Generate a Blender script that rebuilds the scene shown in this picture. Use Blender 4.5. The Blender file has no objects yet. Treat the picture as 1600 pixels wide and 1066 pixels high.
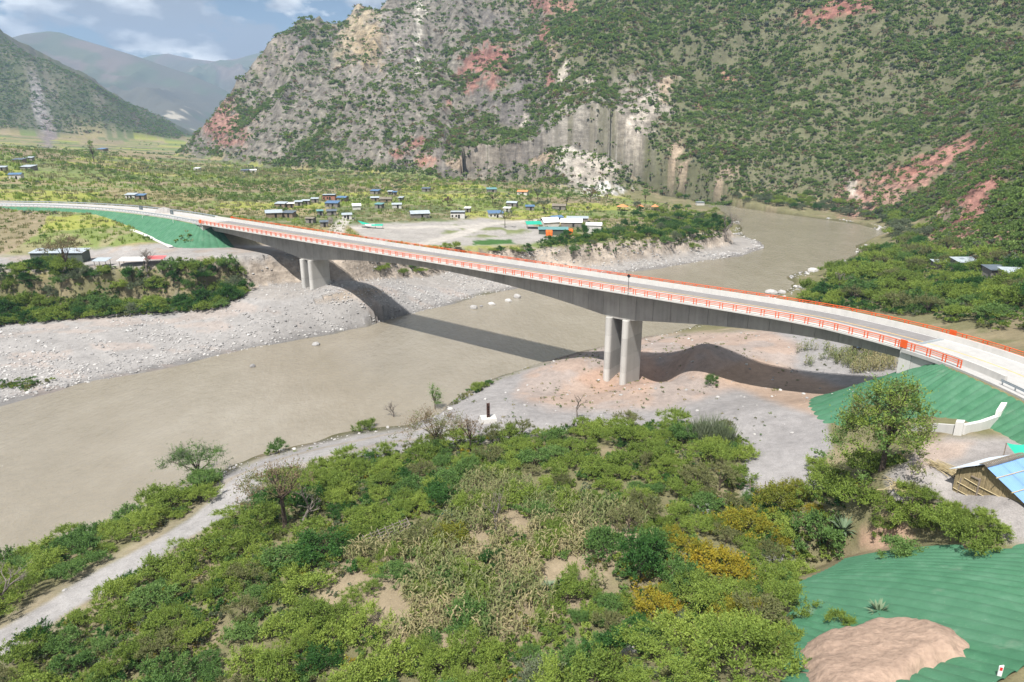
import bpy, bmesh, math, random
import numpy as np
from mathutils import Vector, Matrix

# ------------------------------------------------------------------ camera, sky, sun, exposure
CAMH, PITCH, FPX = 54.0, math.radians(17.5), 1067.0
DECK = 23.5
scene = bpy.context.scene
col = scene.collection
cam = bpy.data.cameras.new('camera')
cam.sensor_width = 36.0; cam.lens = 36.0 * FPX / 1600.0
cam.clip_start = 0.5; cam.clip_end = 60000.0
camo = bpy.data.objects.new('camera', cam); col.objects.link(camo)
camo.location = (0, 0, CAMH); camo.rotation_euler = (math.radians(90) - PITCH, 0, 0)
scene.camera = camo

SHX, SHY = 0.242, 0.508                      # shadow shift per metre of height
sun_el = math.atan2(1.0, math.hypot(SHX, SHY))
sun_dir = Vector((-SHX, -SHY, 1.0)).normalized()
world = bpy.data.worlds.new('World'); scene.world = world; world.use_nodes = True
wn = world.node_tree; wn.nodes.clear(); wl = wn.links
def wnode(t, **k):
    n = wn.nodes.new(t)
    for a, b in k.items(): setattr(n, a, b)
    return n
sky = wnode('ShaderNodeTexSky'); sky.sky_type = 'NISHITA'; sky.sun_disc = False
sky.sun_elevation = sun_el
sky.sun_rotation = math.atan2(sun_dir.x, sun_dir.y)
sky.altitude = 1500; sky.air_density = 1.0; sky.dust_density = 1.0; sky.ozone_density = 1.0
tcw = wnode('ShaderNodeTexCoord')
sep = wnode('ShaderNodeSeparateXYZ'); wl.new(tcw.outputs['Generated'], sep.inputs[0])
def wmath(op, a, b=None, c=None, clamp=False):
    n = wnode('ShaderNodeMath', operation=op); n.use_clamp = clamp
    for i, q in enumerate((a, b, c)):
        if q is None: continue
        if isinstance(q, (int, float)): n.inputs[i].default_value = q
        else: wl.new(q, n.inputs[i])
    return n.outputs[0]
cmb = wnode('ShaderNodeCombineXYZ'); wl.new(sep.outputs['X'], cmb.inputs[0]); wl.new(sep.outputs['Y'], cmb.inputs[1]); wl.new(wmath('MULTIPLY', sep.outputs['Z'], 2.3), cmb.inputs[2])
nz = wnode('ShaderNodeTexNoise'); nz.inputs['Scale'].default_value = 5.5; nz.inputs['Detail'].default_value = 9; nz.inputs['Roughness'].default_value = 0.56
mp = wnode('ShaderNodeMapping'); mp.inputs['Location'].default_value = (4.3, 1.25, 0.1); wl.new(cmb.outputs[0], mp.inputs[0]); wl.new(mp.outputs[0], nz.inputs['Vector'])
nz2 = wnode('ShaderNodeTexNoise'); nz2.inputs['Scale'].default_value = 9.0; nz2.inputs['Detail'].default_value = 8
mp2 = wnode('ShaderNodeMapping'); mp2.inputs['Location'].default_value = (1.3, 7.12, 0); wl.new(cmb.outputs[0], mp2.inputs[0]); wl.new(mp2.outputs[0], nz2.inputs['Vector'])
cover = wnode('ShaderNodeMapRange'); cover.inputs[1].default_value = 0.435; cover.inputs[2].default_value = 0.485; wl.new(nz.outputs['Fac'], cover.inputs[0])
shade = wnode('ShaderNodeMapRange'); shade.inputs[1].default_value = 0.42; shade.inputs[2].default_value = 0.58; wl.new(nz2.outputs['Fac'], shade.inputs[0])
ccol = wnode('ShaderNodeMix', data_type='RGBA'); wl.new(shade.outputs[0], ccol.inputs[0])
ccol.inputs[6].default_value = (5, 5.3, 6, 1); ccol.inputs[7].default_value = (16, 16, 16, 1)
fin = wnode('ShaderNodeMix', data_type='RGBA'); wl.new(cover.outputs[0], fin.inputs[0]); wl.new(sky.outputs[0], fin.inputs[6]); wl.new(ccol.outputs[2], fin.inputs[7])
bg = wnode('ShaderNodeBackground'); bg.inputs['Strength'].default_value = 0.05; wl.new(fin.outputs[2], bg.inputs['Color'])
wo = wnode('ShaderNodeOutputWorld'); wl.new(bg.outputs[0], wo.inputs[0])

sl = bpy.data.lights.new('sun', 'SUN'); sl.energy = 5.0; sl.angle = math.radians(0.53); sl.color = (1.0, 0.965, 0.92)
slo = bpy.data.objects.new('sun', sl); col.objects.link(slo); slo.location = (0, 0, 200)
slo.rotation_euler = (-sun_dir).to_track_quat('-Z', 'Y').to_euler()
scene.view_settings.view_transform = 'Standard'; scene.view_settings.look = 'None'
scene.view_settings.exposure = 0.62; scene.view_settings.gamma = 1.0; scene.view_settings.use_curve_mapping = False
scene.cycles.max_bounces = 5; scene.cycles.diffuse_bounces = 1; scene.cycles.glossy_bounces = 2
scene.cycles.transmission_bounces = 2; scene.cycles.volume_bounces = 0; scene.cycles.transparent_max_bounces = 4

# ------------------------------------------------------------------ numeric helpers
CT, ST = math.cos(PITCH), math.sin(PITCH)
def un(u, v, z):
    a = (u - 800) / FPX; b = (v - 533) / FPX
    t = (z - CAMH) / (-ST - b * CT)
    return np.array((a * t, (CT - b * ST) * t))
def unY(u, v, Y):
    a = (u - 800) / FPX; b = (v - 533) / FPX
    t = Y / (CT - b * ST)
    return np.array((a * t, Y, CAMH + (-ST - b * CT) * t))
def proj(X, Y, Z):
    d = Y * CT - (Z - CAMH) * ST
    d = np.where(np.abs(d) < 1e-3, 1e-3, d)
    u = 800 + FPX * X / d
    v = 533 - FPX * (Y * ST + (Z - CAMH) * CT) / d
    return np.where(d > 1, u, -9999.0), np.where(d > 1, v, 9999.0), d
def _h(ix, iy, seed):
    n = (ix.astype(np.int64) * 374761393 + iy.astype(np.int64) * 668265263 + seed * 2147483629) & 0x7fffffff
    n = ((n ^ (n >> 13)) * 1274126177) & 0x7fffffff
    return ((n ^ (n >> 16)) & 0xffff) / 65535.0
def vnoise(x, y, seed=0):
    ix = np.floor(x); iy = np.floor(y); fx = x - ix; fy = y - iy
    fx = fx * fx * fx * (fx * (fx * 6 - 15) + 10); fy = fy * fy * fy * (fy * (fy * 6 - 15) + 10)
    a = _h(ix, iy, seed); b = _h(ix + 1, iy, seed); c = _h(ix, iy + 1, seed); d = _h(ix + 1, iy + 1, seed)
    return (a * (1 - fx) + b * fx) * (1 - fy) + (c * (1 - fx) + d * fx) * fy
def fbm(x, y, oct=4, seed=0, rough=0.5):
    s = np.zeros(np.shape(x)); a = 1.0; t = 0.0; f = 1.0
    for i in range(oct):
        c, sn = math.cos(i * 1.1), math.sin(i * 1.1)
        s += a * vnoise((x * c - y * sn) * f + 17.3 * i, (x * sn + y * c) * f - 9.1 * i, seed + i * 13); t += a; a *= rough; f *= 2.03
    return s / t
def ridged(x, y, oct=4, seed=0):
    s = np.zeros(np.shape(x)); a = 1.0; t = 0.0; f = 1.0
    for i in range(oct):
        s += a * (1 - np.abs(2 * vnoise(x * f + 5.7 * i, y * f + 3.3 * i, seed + i * 7) - 1)); t += a; a *= 0.5; f *= 2.1
    return s / t
def sstep(a, b, x):
    t = np.clip((x - a) / (b - a), 0, 1); return t * t * (3 - 2 * t)
def sdist(poly, X, Y):
    """signed distance to a closed polygon, positive inside"""
    P = np.asarray(poly, float); Q = np.roll(P, -1, 0)
    d2 = np.full(X.shape, 1e18); ins = np.zeros(X.shape, bool)
    for (ax, ay), (bx, by) in zip(P, Q):
        ex, ey = bx - ax, by - ay; L = ex * ex + ey * ey + 1e-12
        t = np.clip(((X - ax) * ex + (Y - ay) * ey) / L, 0, 1)
        d2 = np.minimum(d2, (X - ax - t * ex) ** 2 + (Y - ay - t * ey) ** 2)
        if ay != by:
            c = ((ay > Y) != (by > Y)) & (X < (bx - ax) * (Y - ay) / (by - ay) + ax); ins ^= c
    d = np.sqrt(d2); return np.where(ins, d, -d)
def pdist(line, X, Y):
    """distance to an open polyline"""
    P = np.asarray(line, float); d2 = np.full(X.shape, 1e18)
    for (ax, ay), (bx, by) in zip(P[:-1], P[1:]):
        ex, ey = bx - ax, by - ay; L = ex * ex + ey * ey + 1e-12
        t = np.clip(((X - ax) * ex + (Y - ay) * ey) / L, 0, 1)
        d2 = np.minimum(d2, (X - ax - t * ex) ** 2 + (Y - ay - t * ey) ** 2)
    return np.sqrt(d2)

# ------------------------------------------------------------------ road line (near edge of the deck), 0.5 m steps
EDGE_PTS = [(-330, 268), (-260, 276), (-201, 276.5), (-159, 264.5), (-125, 243.5), (-101.3, 223.8), (-54.7, 186.6), (-16, 156.4), (21.7, 127.0),
            (44.8, 108.6), (52.3, 99.6), (57.0, 91.2), (59.3, 83.5), (60.3, 73), (59.2, 63), (55.5, 53), (49.5, 45), (41.5, 38), (31, 32), (18.5, 25.5), (7, 16), (-1, 3), (-5, -12)]
def catmull(P, step=0.5):
    P = [np.array(p, float) for p in P]; out = []
    P = [2 * P[0] - P[1]] + P + [2 * P[-1] - P[-2]]
    for i in range(1, len(P) - 2):
        a, b, c, d = P[i - 1:i + 3]
        n = max(4, int(np.linalg.norm(c - b) / 0.25))
        for k in range(n):
            t = k / n
            out.append(0.5 * ((2 * b) + (-a + c) * t + (2 * a - 5 * b + 4 * c - d) * t * t + (-a + 3 * b - 3 * c + d) * t ** 3))
    out = np.array(out)
    s = np.concatenate([[0], np.cumsum(np.linalg.norm(np.diff(out, axis=0), axis=1))])
    q = np.arange(0, s[-1], step)
    return np.stack([np.interp(q, s, out[:, 0]), np.interp(q, s, out[:, 1])], 1)
EDGE = catmull(EDGE_PTS)
for _ in range(30):
    EDGE[1:-1] = 0.25 * EDGE[:-2] + 0.5 * EDGE[1:-1] + 0.25 * EDGE[2:]
TAN = np.gradient(EDGE, axis=0); TAN /= np.linalg.norm(TAN, axis=1)[:, None]
NRM = np.stack([-TAN[:, 1], TAN[:, 0]], 1)          # points to the far side
WID = 11.4
CEN = EDGE + NRM * WID / 2
SS = np.arange(len(EDGE)) * 0.5
def s_near(x, y): return SS[np.argmin((EDGE[:, 0] - x) ** 2 + (EDGE[:, 1] - y) ** 2)]
S_A1, S_P1, S_P2, S_A2 = s_near(-101.3, 223.8), s_near(-54.7, 186.6) - 8.0, s_near(21.7, 127.0) - 3.3, s_near(55.6, 93.6)
def road_pt(s, off, z=0.0):
    x = np.interp(s, SS, EDGE[:, 0]); y = np.interp(s, SS, EDGE[:, 1])
    nx = np.interp(s, SS, NRM[:, 0]); ny = np.interp(s, SS, NRM[:, 1]); l = math.hypot(nx, ny)
    return Vector((x + nx / l * off, y + ny / l * off, z))
def road_dir(s):
    a = road_pt(s - 0.4, 0); b = road_pt(s + 0.4, 0); return math.atan2(b.y - a.y, b.x - a.x)

# ------------------------------------------------------------------ terrain height
def W(lst, z): return [tuple(un(u, v, z)) for u, v in lst]
RIVER = W([(-250, 700), (0, 630), (120, 601), (300, 563), (430, 536), (560, 511), (640, 491), (720, 469), (790, 453), (860, 440), (900, 432), (985, 424), (1100, 408),
           (1165, 397), (1193, 386), (1185, 378), (1160, 370), (1150, 345)], 0) + W([(1120, 331), (1075, 321)], 0) + [(60, 520), (-40, 560), (-40, 585), (80, 560), (150, 500)] \
        + W([(1190, 330), (1265, 340), (1330, 348), (1385, 362), (1390, 374), (1340, 385), (1345, 400), (1300, 415), (1240, 432), (1235, 455), (1150, 490),
             (1080, 513), (1000, 531), (940, 543), (880, 560), (830, 572), (780, 590), (742, 606), (700, 634), (672, 656), (640, 668), (560, 678), (500, 694), (430, 708), (375, 728), (330, 756), (230, 800), (130, 840), (0, 880)], 0) + [(-110, 62), (-170, 40), (-260, 55)]
TERR = [tuple(un(u, v, z)) for u, v, z in [(-400, 470, 15), (-150, 438, 15), (0, 425, 15), (150, 424, 15), (300, 418, 15), (372, 410, 15), (460, 402, 15), (505, 400, 15), (550, 404, 14), (600, 398, 12.5), (700, 393, 10.5), (800, 390, 9.5), (880, 385, 9), (960, 380, 9), (1060, 371, 8.5), (1115, 360, 8), (1130, 349, 7.5), (1115, 339, 7), (1060, 326, 6)]] \
        + [(30, 500), (-60, 545), (-60, 640), (-200, 1400), (-3000, 3000), (-3000, 200)]
LOWPTS = [  # u, v, z
    (-150, 560, 3), (0, 560, 1.6), (0, 515, 3.2), (150, 505, 4), (300, 490, 5), (200, 540, 2.2), (380, 475, 7), (485, 469, 7.2), (440, 500, 4.2), (560, 480, 5), (520, 440, 7.4), (620, 455, 5),
    (700, 440, 3), (800, 425, 3), (900, 415, 2), (1000, 405, 1.8), (1100, 393, 1.4), (1170, 380, 1), (1150, 352, 1.5), (1080, 318, 3),
    (965, 603, 3.6), (985, 590, 3.8), (940, 600, 3.6), (900, 575, 5.6), (885, 566, 5.6), (1012, 598, 5.4), (1050, 588, 4.6), (1095, 612, 7.0), (1130, 598, 7.4), (850, 590, 4.0), (880, 640, 5.6), (763, 655, 5.4), (720, 640, 3.4), (1020, 640, 6.6), (1060, 575, 6.4), (1100, 540, 7), (1000, 548, 4.5), (1150, 510, 4.5), (1200, 530, 8), (1180, 575, 8.2),
    (1150, 640, 10.5), (1250, 680, 12.8), (1290, 660, 14), (1200, 740, 12), (1300, 565, 10), (1380, 570, 12), (1340, 610, 12), (1390, 600, 15),
    (600, 700, 4.6), (440, 722, 4.4), (360, 790, 4.8), (200, 880, 5.2), (60, 960, 5.2), (-150, 1060, 5.0), (240, 800, 2.6), (120, 850, 2.6), (0, 910, 2.8), (430, 750, 5), (280, 770, 2.2),
    (900, 720, 8.6), (700, 740, 7), (1050, 700, 9.6), (900, 850, 10), (900, 1000, 11.5), (600, 800, 7.4), (600, 1000, 9.5), (400, 870, 6.8), (300, 950, 7), (300, 1050, 7.6), (100, 1060, 6.6), (750, 1150, 12), (300, 1200, 8),
    (1300, 760, 13.5), (1390, 790, 17), (1440, 725, 20), (1540, 810, 20.6), (1600, 830, 20.8), (1480, 690, 20.6), (1600, 690, 21), (1400, 690, 18), (1350, 850, 12.5), (1420, 840, 15), (1230, 880, 11), (1150, 900, 12), (1150, 1040, 12), (1100, 800, 11), (1330, 1000, 12.5), (1400, 1050, 14), (1250, 1000, 12.5), (1250, 1120, 13),
    (1240, 470, 3), (1300, 440, 5), (1400, 480, 8), (1500, 500, 13), (1590, 520, 16), (1400, 410, 7), (1450, 440, 9), (1550, 455, 13), (1600, 440, 16), (1480, 410, 11), (1410, 372, 6), (1420, 350, 9), (1320, 338, 4), (1240, 322, 4), (1150, 316, 4), (1000, 302, 8)]
LOWW = [(*un(u, v, z), z) for u, v, z in LOWPTS] + [(x, y, 0.25) for x, y in RIVER if y < 430] + \
       [(90, 85, 24), (95, 50, 27), (85, 20, 28), (60, 10, 25), (30, 5, 20), (0, 10, 14), (-60, 10, 9), (-110, 30, 5), (120, 130, 26), (-160, 100, 4), (150, 170, 24)]
VALPTS = [(-300, 430, 17), (0, 405, 16), (150, 395, 15.8), (0, 345, 21.2), (0, 322, 23), (100, 336, 22.2), (200, 354, 19.9), (150, 346, 21.0), (222, 366, 18.8), (245, 376, 17.6), (100, 372, 18.4), (0, 372, 18.6), (270, 380, 16), (340, 385, 16.2), (330, 340, 17.5), (0, 300, 24), (0, 260, 30), (0, 230, 38), (-300, 300, 32), (-400, 240, 60), (-500, 330, 26),
          (150, 300, 22), (150, 260, 25), (150, 235, 28), (300, 300, 18.5), (300, 262, 17), (235, 243, 13), (400, 330, 16), (500, 300, 15.5), (450, 270, 15), (600, 330, 15), (640, 375, 12.5), (640, 285, 15), (750, 345, 12), (760, 380, 10.5), (760, 290, 15),
          (900, 355, 10), (860, 385, 9.5), (900, 310, 12), (1000, 350, 9), (1000, 318, 9), (1100, 355, 8), (1080, 335, 7.5)]
VALW = [(*un(u, v, z), z) for u, v, z in VALPTS] + [(-520, 1500, 12), (-480, 2200, 14), (-900, 1500, 45), (-1500, 900, 70), (-100, 620, 15), (-400, 3500, 20)]
def make_rbf(P, c=6.0):
    P = np.array(P, float); n = len(P)
    r = np.sqrt((P[:, None, 0] - P[None, :, 0]) ** 2 + (P[:, None, 1] - P[None, :, 1]) ** 2 + c * c)
    m = P[:, 2].mean(); A = r + np.eye(n) * 0.0
    w = np.linalg.lstsq(np.block([[A, np.ones((n, 1))], [np.ones((1, n)), np.zeros((1, 1))]]), np.concatenate([P[:, 2] - m, [0]]), rcond=1e-9)[0]
    def f(X, Y):
        s = np.full(X.shape, w[-1] + m)
        for i in range(n): s = s + w[i] * np.sqrt((X - P[i, 0]) ** 2 + (Y - P[i, 1]) ** 2 + c * c)
        return s
    return f
low_f = make_rbf(LOWW); val_f = make_rbf(VALW, 15.0)
# foot of the big mountain (pixel, z) and its closure far behind
FOOT = [tuple(un(u, v, z)) for u, v, z in [(272, 246, 15), (330, 254, 15), (420, 262, 15), (520, 268, 15), (620, 274, 15), (720, 279, 15), (800, 284, 14), (860, 292, 13), (960, 304, 8), (1050, 308, 5), (1180, 312, 5), (1290, 318, 5), (1370, 330, 7), (1440, 352, 10), (1470, 385, 12), (1540, 418, 15), (1620, 440, 18)]]
MOUNT = FOOT + [(150, 150), (135, 110), (128, 60), (120, 10), (110, -80), (2500, -200), (3500, 2600), (700, 3600), (100, 2300), (-150, 1700), (-320, 1250), (-420, 1010)]
LHILL = [(-900, 1270), (-905, 1190), (-930, 1090), (-990, 1000), (-1110, 920), (-1400, 840), (-3000, 700), (-3500, 3000), (-1100, 2600), (-820, 1900), (-700, 1500)]
def emb_k(Y): return 1.45 + .62 * sstep(68, 52, Y)
def height(X, Y):
    X = np.asarray(X, float); Y = np.asarray(Y, float)
    wx = X + 5 * (fbm(X / 14, Y / 14, 3, 5) - .5); wy = Y + 5 * (fbm(X / 14, Y / 14, 3, 9) - .5)
    kn = (Y < 660) & (X > -460) & (X < 330)
    low = np.full(X.shape, 6.0); low[kn] = np.minimum(low_f(X[kn], Y[kn]), 30)
    val = val_f(X, Y)
    rd = np.full(X.shape, -99.0); rd[kn] = sdist(RIVER, wx[kn], wy[kn])
    low = np.maximum(low, 0.25 + 0.05 * np.clip(-rd, 0, 20)) + 0.7 * (fbm(X / 9, Y / 9, 4, 2) - .5) * sstep(2, 14, -rd)
    td = sdist(TERR, X + 9 * (fbm(X / 11, Y / 11, 3, 21) - .5), Y + 9 * (fbm(X / 11, Y / 11, 3, 22) - .5))
    tw = sstep(-7.0, 0.5, td)
    val = val + 0.9 * (fbm(X / 30, Y / 30, 3, 33) - .5)
    z = low * (1 - tw) + np.maximum(val, low) * tw
    # crumbly cut bank
    z = z + (tw * (1 - tw) * 4) * 1.6 * (ridged(X / 5, Y / 5, 3, 44) - .6)
    # mountain
    n1 = fbm(X / 160, Y / 160, 3, 61); wob = 28 * (fbm(X / 70, Y / 70, 3, 66) - .5)
    md = sdist(MOUNT, X, Y); mdd = np.maximum(md + wob * sstep(0, 60, md), 0)
    steep = 0.62 + 0.30 * (n1 - .5) + 0.34 * sstep(-60, -330, X)
    mz = mdd * steep + 9 * sstep(4, 26, mdd) * (0.35 + 0.65 * sstep(.45, .6, fbm(X / 60, Y / 60, 2, 68)))
    gul = ridged(X / 95 + .25 * n1, Y / 120, 4, 71) - .62
    mz = mz + gul * np.clip(mdd, 0, 160) * 0.26 + (ridged(X / 26, Y / 26, 4, 77) - .6) * np.clip(mdd, 0, 60) * 0.13
    # strata ledges on the bare western face
    fac = sstep(60, -60, X) * sstep(10, 60, mdd)
    mz = mz + fac * 9.0 * (ridged(X / 46 + mz / 70, mz / 60, 4, 81) - .6) + fac * 7 * (ridged(X / 17, mz / 90, 3, 83) - .62)
    mz = np.where(mz > 330, 330 + (mz - 330) * 0.35, mz)
    z = z + np.where(md > 0, np.maximum(mz, 0), 0)
    # left hill
    hd = np.maximum(sdist(LHILL, X, Y) + 40 * (fbm(X / 120, Y / 120, 3, 90) - .5), 0)
    hz = hd * (0.48 + .2 * (fbm(X / 200, Y / 200, 2, 91) - .5)) + (ridged(X / 110, Y / 130, 4, 92) - .6) * np.clip(hd, 0, 130) * .30
    z = z + np.where(hz > 0, np.where(hz > 260, 260 + (hz - 260) * .4, hz), 0)
    # road embankments (both approaches)
    near = (X > -420) & (X < 130) & (Y < 340) & (Y > -40)
    if near.any():
        xn, yn = X[near], Y[near]; zn = z[near]
        d1 = pdist(CEN[SS < S_A1 - 7.6][::4], xn, yn); d2 = pdist(CEN[SS > S_A2 + 10][::3], xn, yn)
        for d, k in ((d1, 1.45), (d2, emb_k(yn))):
            emb = DECK - 0.3 - np.maximum(d - WID / 2 - 1.0, 0) / k
            zn = np.where(d < WID / 2 + 1.0, DECK - 0.3, np.maximum(zn, emb))
        # no fill in front of the abutments: keep the girder ends clear
        z[near] = zn
    rb = np.clip(rd, 0, 12)
    z = np.where(rd > 0, np.minimum(z, 0.2 - rb * 0.25), z)
    return z
# the terrain is sampled once on a fan of rings that gets coarser with distance; everything is set down on that surface
_cx, _cy = 0.0, -40.0
_ang = np.radians(np.concatenate([np.linspace(-78, -43.6, 44), np.linspace(-43, 43, 600), np.linspace(43.6, 100, 60)]))
_r = [26.0]
while _r[-1] < 60: _r.append(_r[-1] * 1.014)
while _r[-1] < 1500: _r.append(_r[-1] * 1.0054)
while _r[-1] < 14000: _r.append(_r[-1] * 1.04)
_r = np.array(_r); GA, GR = np.meshgrid(_ang, _r); GXX = _cx + GR * np.sin(GA); GYY = _cy + GR * np.cos(GA)
GZZ = height(GXX.ravel(), GYY.ravel()).reshape(GXX.shape)
def hfast(X, Y):
    X = np.asarray(X, float); Y = np.asarray(Y, float)
    a = np.arctan2(X - _cx, Y - _cy); r = np.hypot(X - _cx, Y - _cy)
    fa = np.clip(np.interp(a, _ang, np.arange(len(_ang))), 0, len(_ang) - 1.001); fr = np.clip(np.interp(r, _r, np.arange(len(_r))), 0, len(_r) - 1.001)
    ia = fa.astype(int); ir = fr.astype(int); ta = fa - ia; tr = fr - ir
    return (GZZ[ir, ia] * (1 - ta) + GZZ[ir, ia + 1] * ta) * (1 - tr) + (GZZ[ir + 1, ia] * (1 - ta) + GZZ[ir + 1, ia + 1] * ta) * tr
def h1(x, y): return float(hfast(np.array([x]), np.array([y]))[0])
def hit_many(UV, tmax=4000.0):
    """terrain point under a spot of the photograph (survey of the place)"""
    UV = np.asarray(UV, float); a = (UV[:, 0] - 800) / FPX; b = (UV[:, 1] - 533) / FPX
    dx, dy, dz = a, CT - b * ST, -ST - b * CT
    t = 32.0 * 1.0035 ** np.arange(1400); T = np.broadcast_to(t, (len(UV), len(t)))
    g = hfast(dx[:, None] * T, dy[:, None] * T); below = (CAMH + dz[:, None] * T) <= g
    i = np.where(below.any(1), below.argmax(1), len(t) - 1); hi = t[i]; lo = t[np.maximum(i - 1, 0)]
    for _ in range(12):
        m = (lo + hi) / 2; bl = (CAMH + dz * m) <= hfast(dx * m, dy * m)
        hi = np.where(bl, m, hi); lo = np.where(bl, lo, m)
    return np.stack([dx * hi, dy * hi, CAMH + dz * hi], 1)
_hc = {}
def hit(u, v):
    if (u, v) not in _hc: _hc[(u, v)] = hit_many([(u, v)])[0]
    return _hc[(u, v)]
# ------------------------------------------------------------------ object helpers
def tag(o, label=None, cat=None, group=None, kind=None):
    if label: o['label'] = label
    if cat: o['category'] = cat
    if group: o['group'] = group
    if kind: o['kind'] = kind
    return o
def empty(name, loc, rz=0.0, label=None, cat=None, group=None):
    o = bpy.data.objects.new(name, None); o.empty_display_size = 0.5
    o.location = loc; o.rotation_euler = (0, 0, rz); col.objects.link(o)
    return tag(o, label, cat, group)
def link(name, me, parent=None, loc=None, rot=None, scale=None):
    o = bpy.data.objects.new(name, me); col.objects.link(o)
    if parent: o.parent = parent
    if loc is not None: o.location = loc
    if rot is not None: o.rotation_euler = rot
    if scale is not None: o.scale = scale
    return o
class MB:
    """collects boxes, bars and sheets and becomes ONE mesh"""
    def __init__(s): s.v = []; s.f = []
    def add(s, vs, fs):
        n = len(s.v); s.v += [tuple(v) for v in vs]; s.f += [tuple(i + n for i in f) for f in fs]; return s
    def box(s, x0, x1, y0, y1, z0, z1):
        return s.add([(x0, y0, z0), (x1, y0, z0), (x1, y1, z0), (x0, y1, z0), (x0, y0, z1), (x1, y0, z1), (x1, y1, z1), (x0, y1, z1)],
                     [(0, 3, 2, 1), (4, 5, 6, 7), (0, 1, 5, 4), (1, 2, 6, 5), (2, 3, 7, 6), (3, 0, 4, 7)])
    def tube(s, pts, rads, n=6, cap=True):
        pts = [Vector(p) for p in pts]
        if not hasattr(rads, '__len__'): rads = [rads] * len(pts)
        base = len(s.v)
        for i, p in enumerate(pts):
            d = (pts[min(i + 1, len(pts) - 1)] - pts[max(i - 1, 0)])
            if d.length < 1e-6: d = Vector((0, 0, 1))
            d.normalize(); a = Vector((1, 0, 0)) if abs(d.x) < .8 else Vector((0, 1, 0))
            e1 = d.cross(a).normalized(); e2 = d.cross(e1)
            for k in range(n):
                t = 2 * math.pi * k / n; s.v.append(tuple(p + (e1 * math.cos(t) + e2 * math.sin(t)) * rads[i]))
        for i in range(len(pts) - 1):
            for k in range(n):
                a = base + i * n + k; b = base + i * n + (k + 1) % n; s.f.append((a, b, b + n, a + n))
        if cap:
            s.f.append(tuple(base + k for k in range(n))[::-1]); s.f.append(tuple(base + (len(pts) - 1) * n + k for k in range(n)))
        return s
    def quad(s, a, b, c, d): return s.add([a, b, c, d], [(0, 1, 2, 3)])
    def mesh(s, name, mat=None, smooth=False):
        me = bpy.data.meshes.new(name); me.from_pydata(s.v, [], s.f); me.update()
        if mat: me.materials.append(mat)
        if smooth: me.polygons.foreach_set('use_smooth', [True] * len(me.polygons))
        return me
    def build(s, name, mat=None, parent=None, smooth=False, loc=None, rot=None):
        return link(name, s.mesh(name, mat, smooth), parent, loc, rot)
def np_mesh(name, V, F, mat=None, smooth=False):
    """F: (n,3) or (n,4) int array"""
    me = bpy.data.meshes.new(name); V = np.asarray(V, np.float32); F = np.asarray(F, np.int32); k = F.shape[1]
    me.vertices.add(len(V)); me.vertices.foreach_set('co', V.ravel())
    me.loops.add(F.size); me.loops.foreach_set('vertex_index', F.ravel())
    me.polygons.add(len(F)); me.polygons.foreach_set('loop_start', np.arange(0, F.size, k, dtype=np.int32)); me.polygons.foreach_set('loop_total', np.full(len(F), k, np.int32))
    if smooth: me.polygons.foreach_set('use_smooth', np.ones(len(F), bool))
    me.update(calc_edges=True)
    if mat: me.materials.append(mat)
    return me
def set_col(me, C, name='Col'):
    a = me.attributes.new(name, 'FLOAT_COLOR', 'POINT'); C = np.asarray(C, np.float32)
    if C.shape[1] == 3: C = np.concatenate([C, np.ones((len(C), 1), np.float32)], 1)
    a.data.foreach_set('color', C.ravel())

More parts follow.
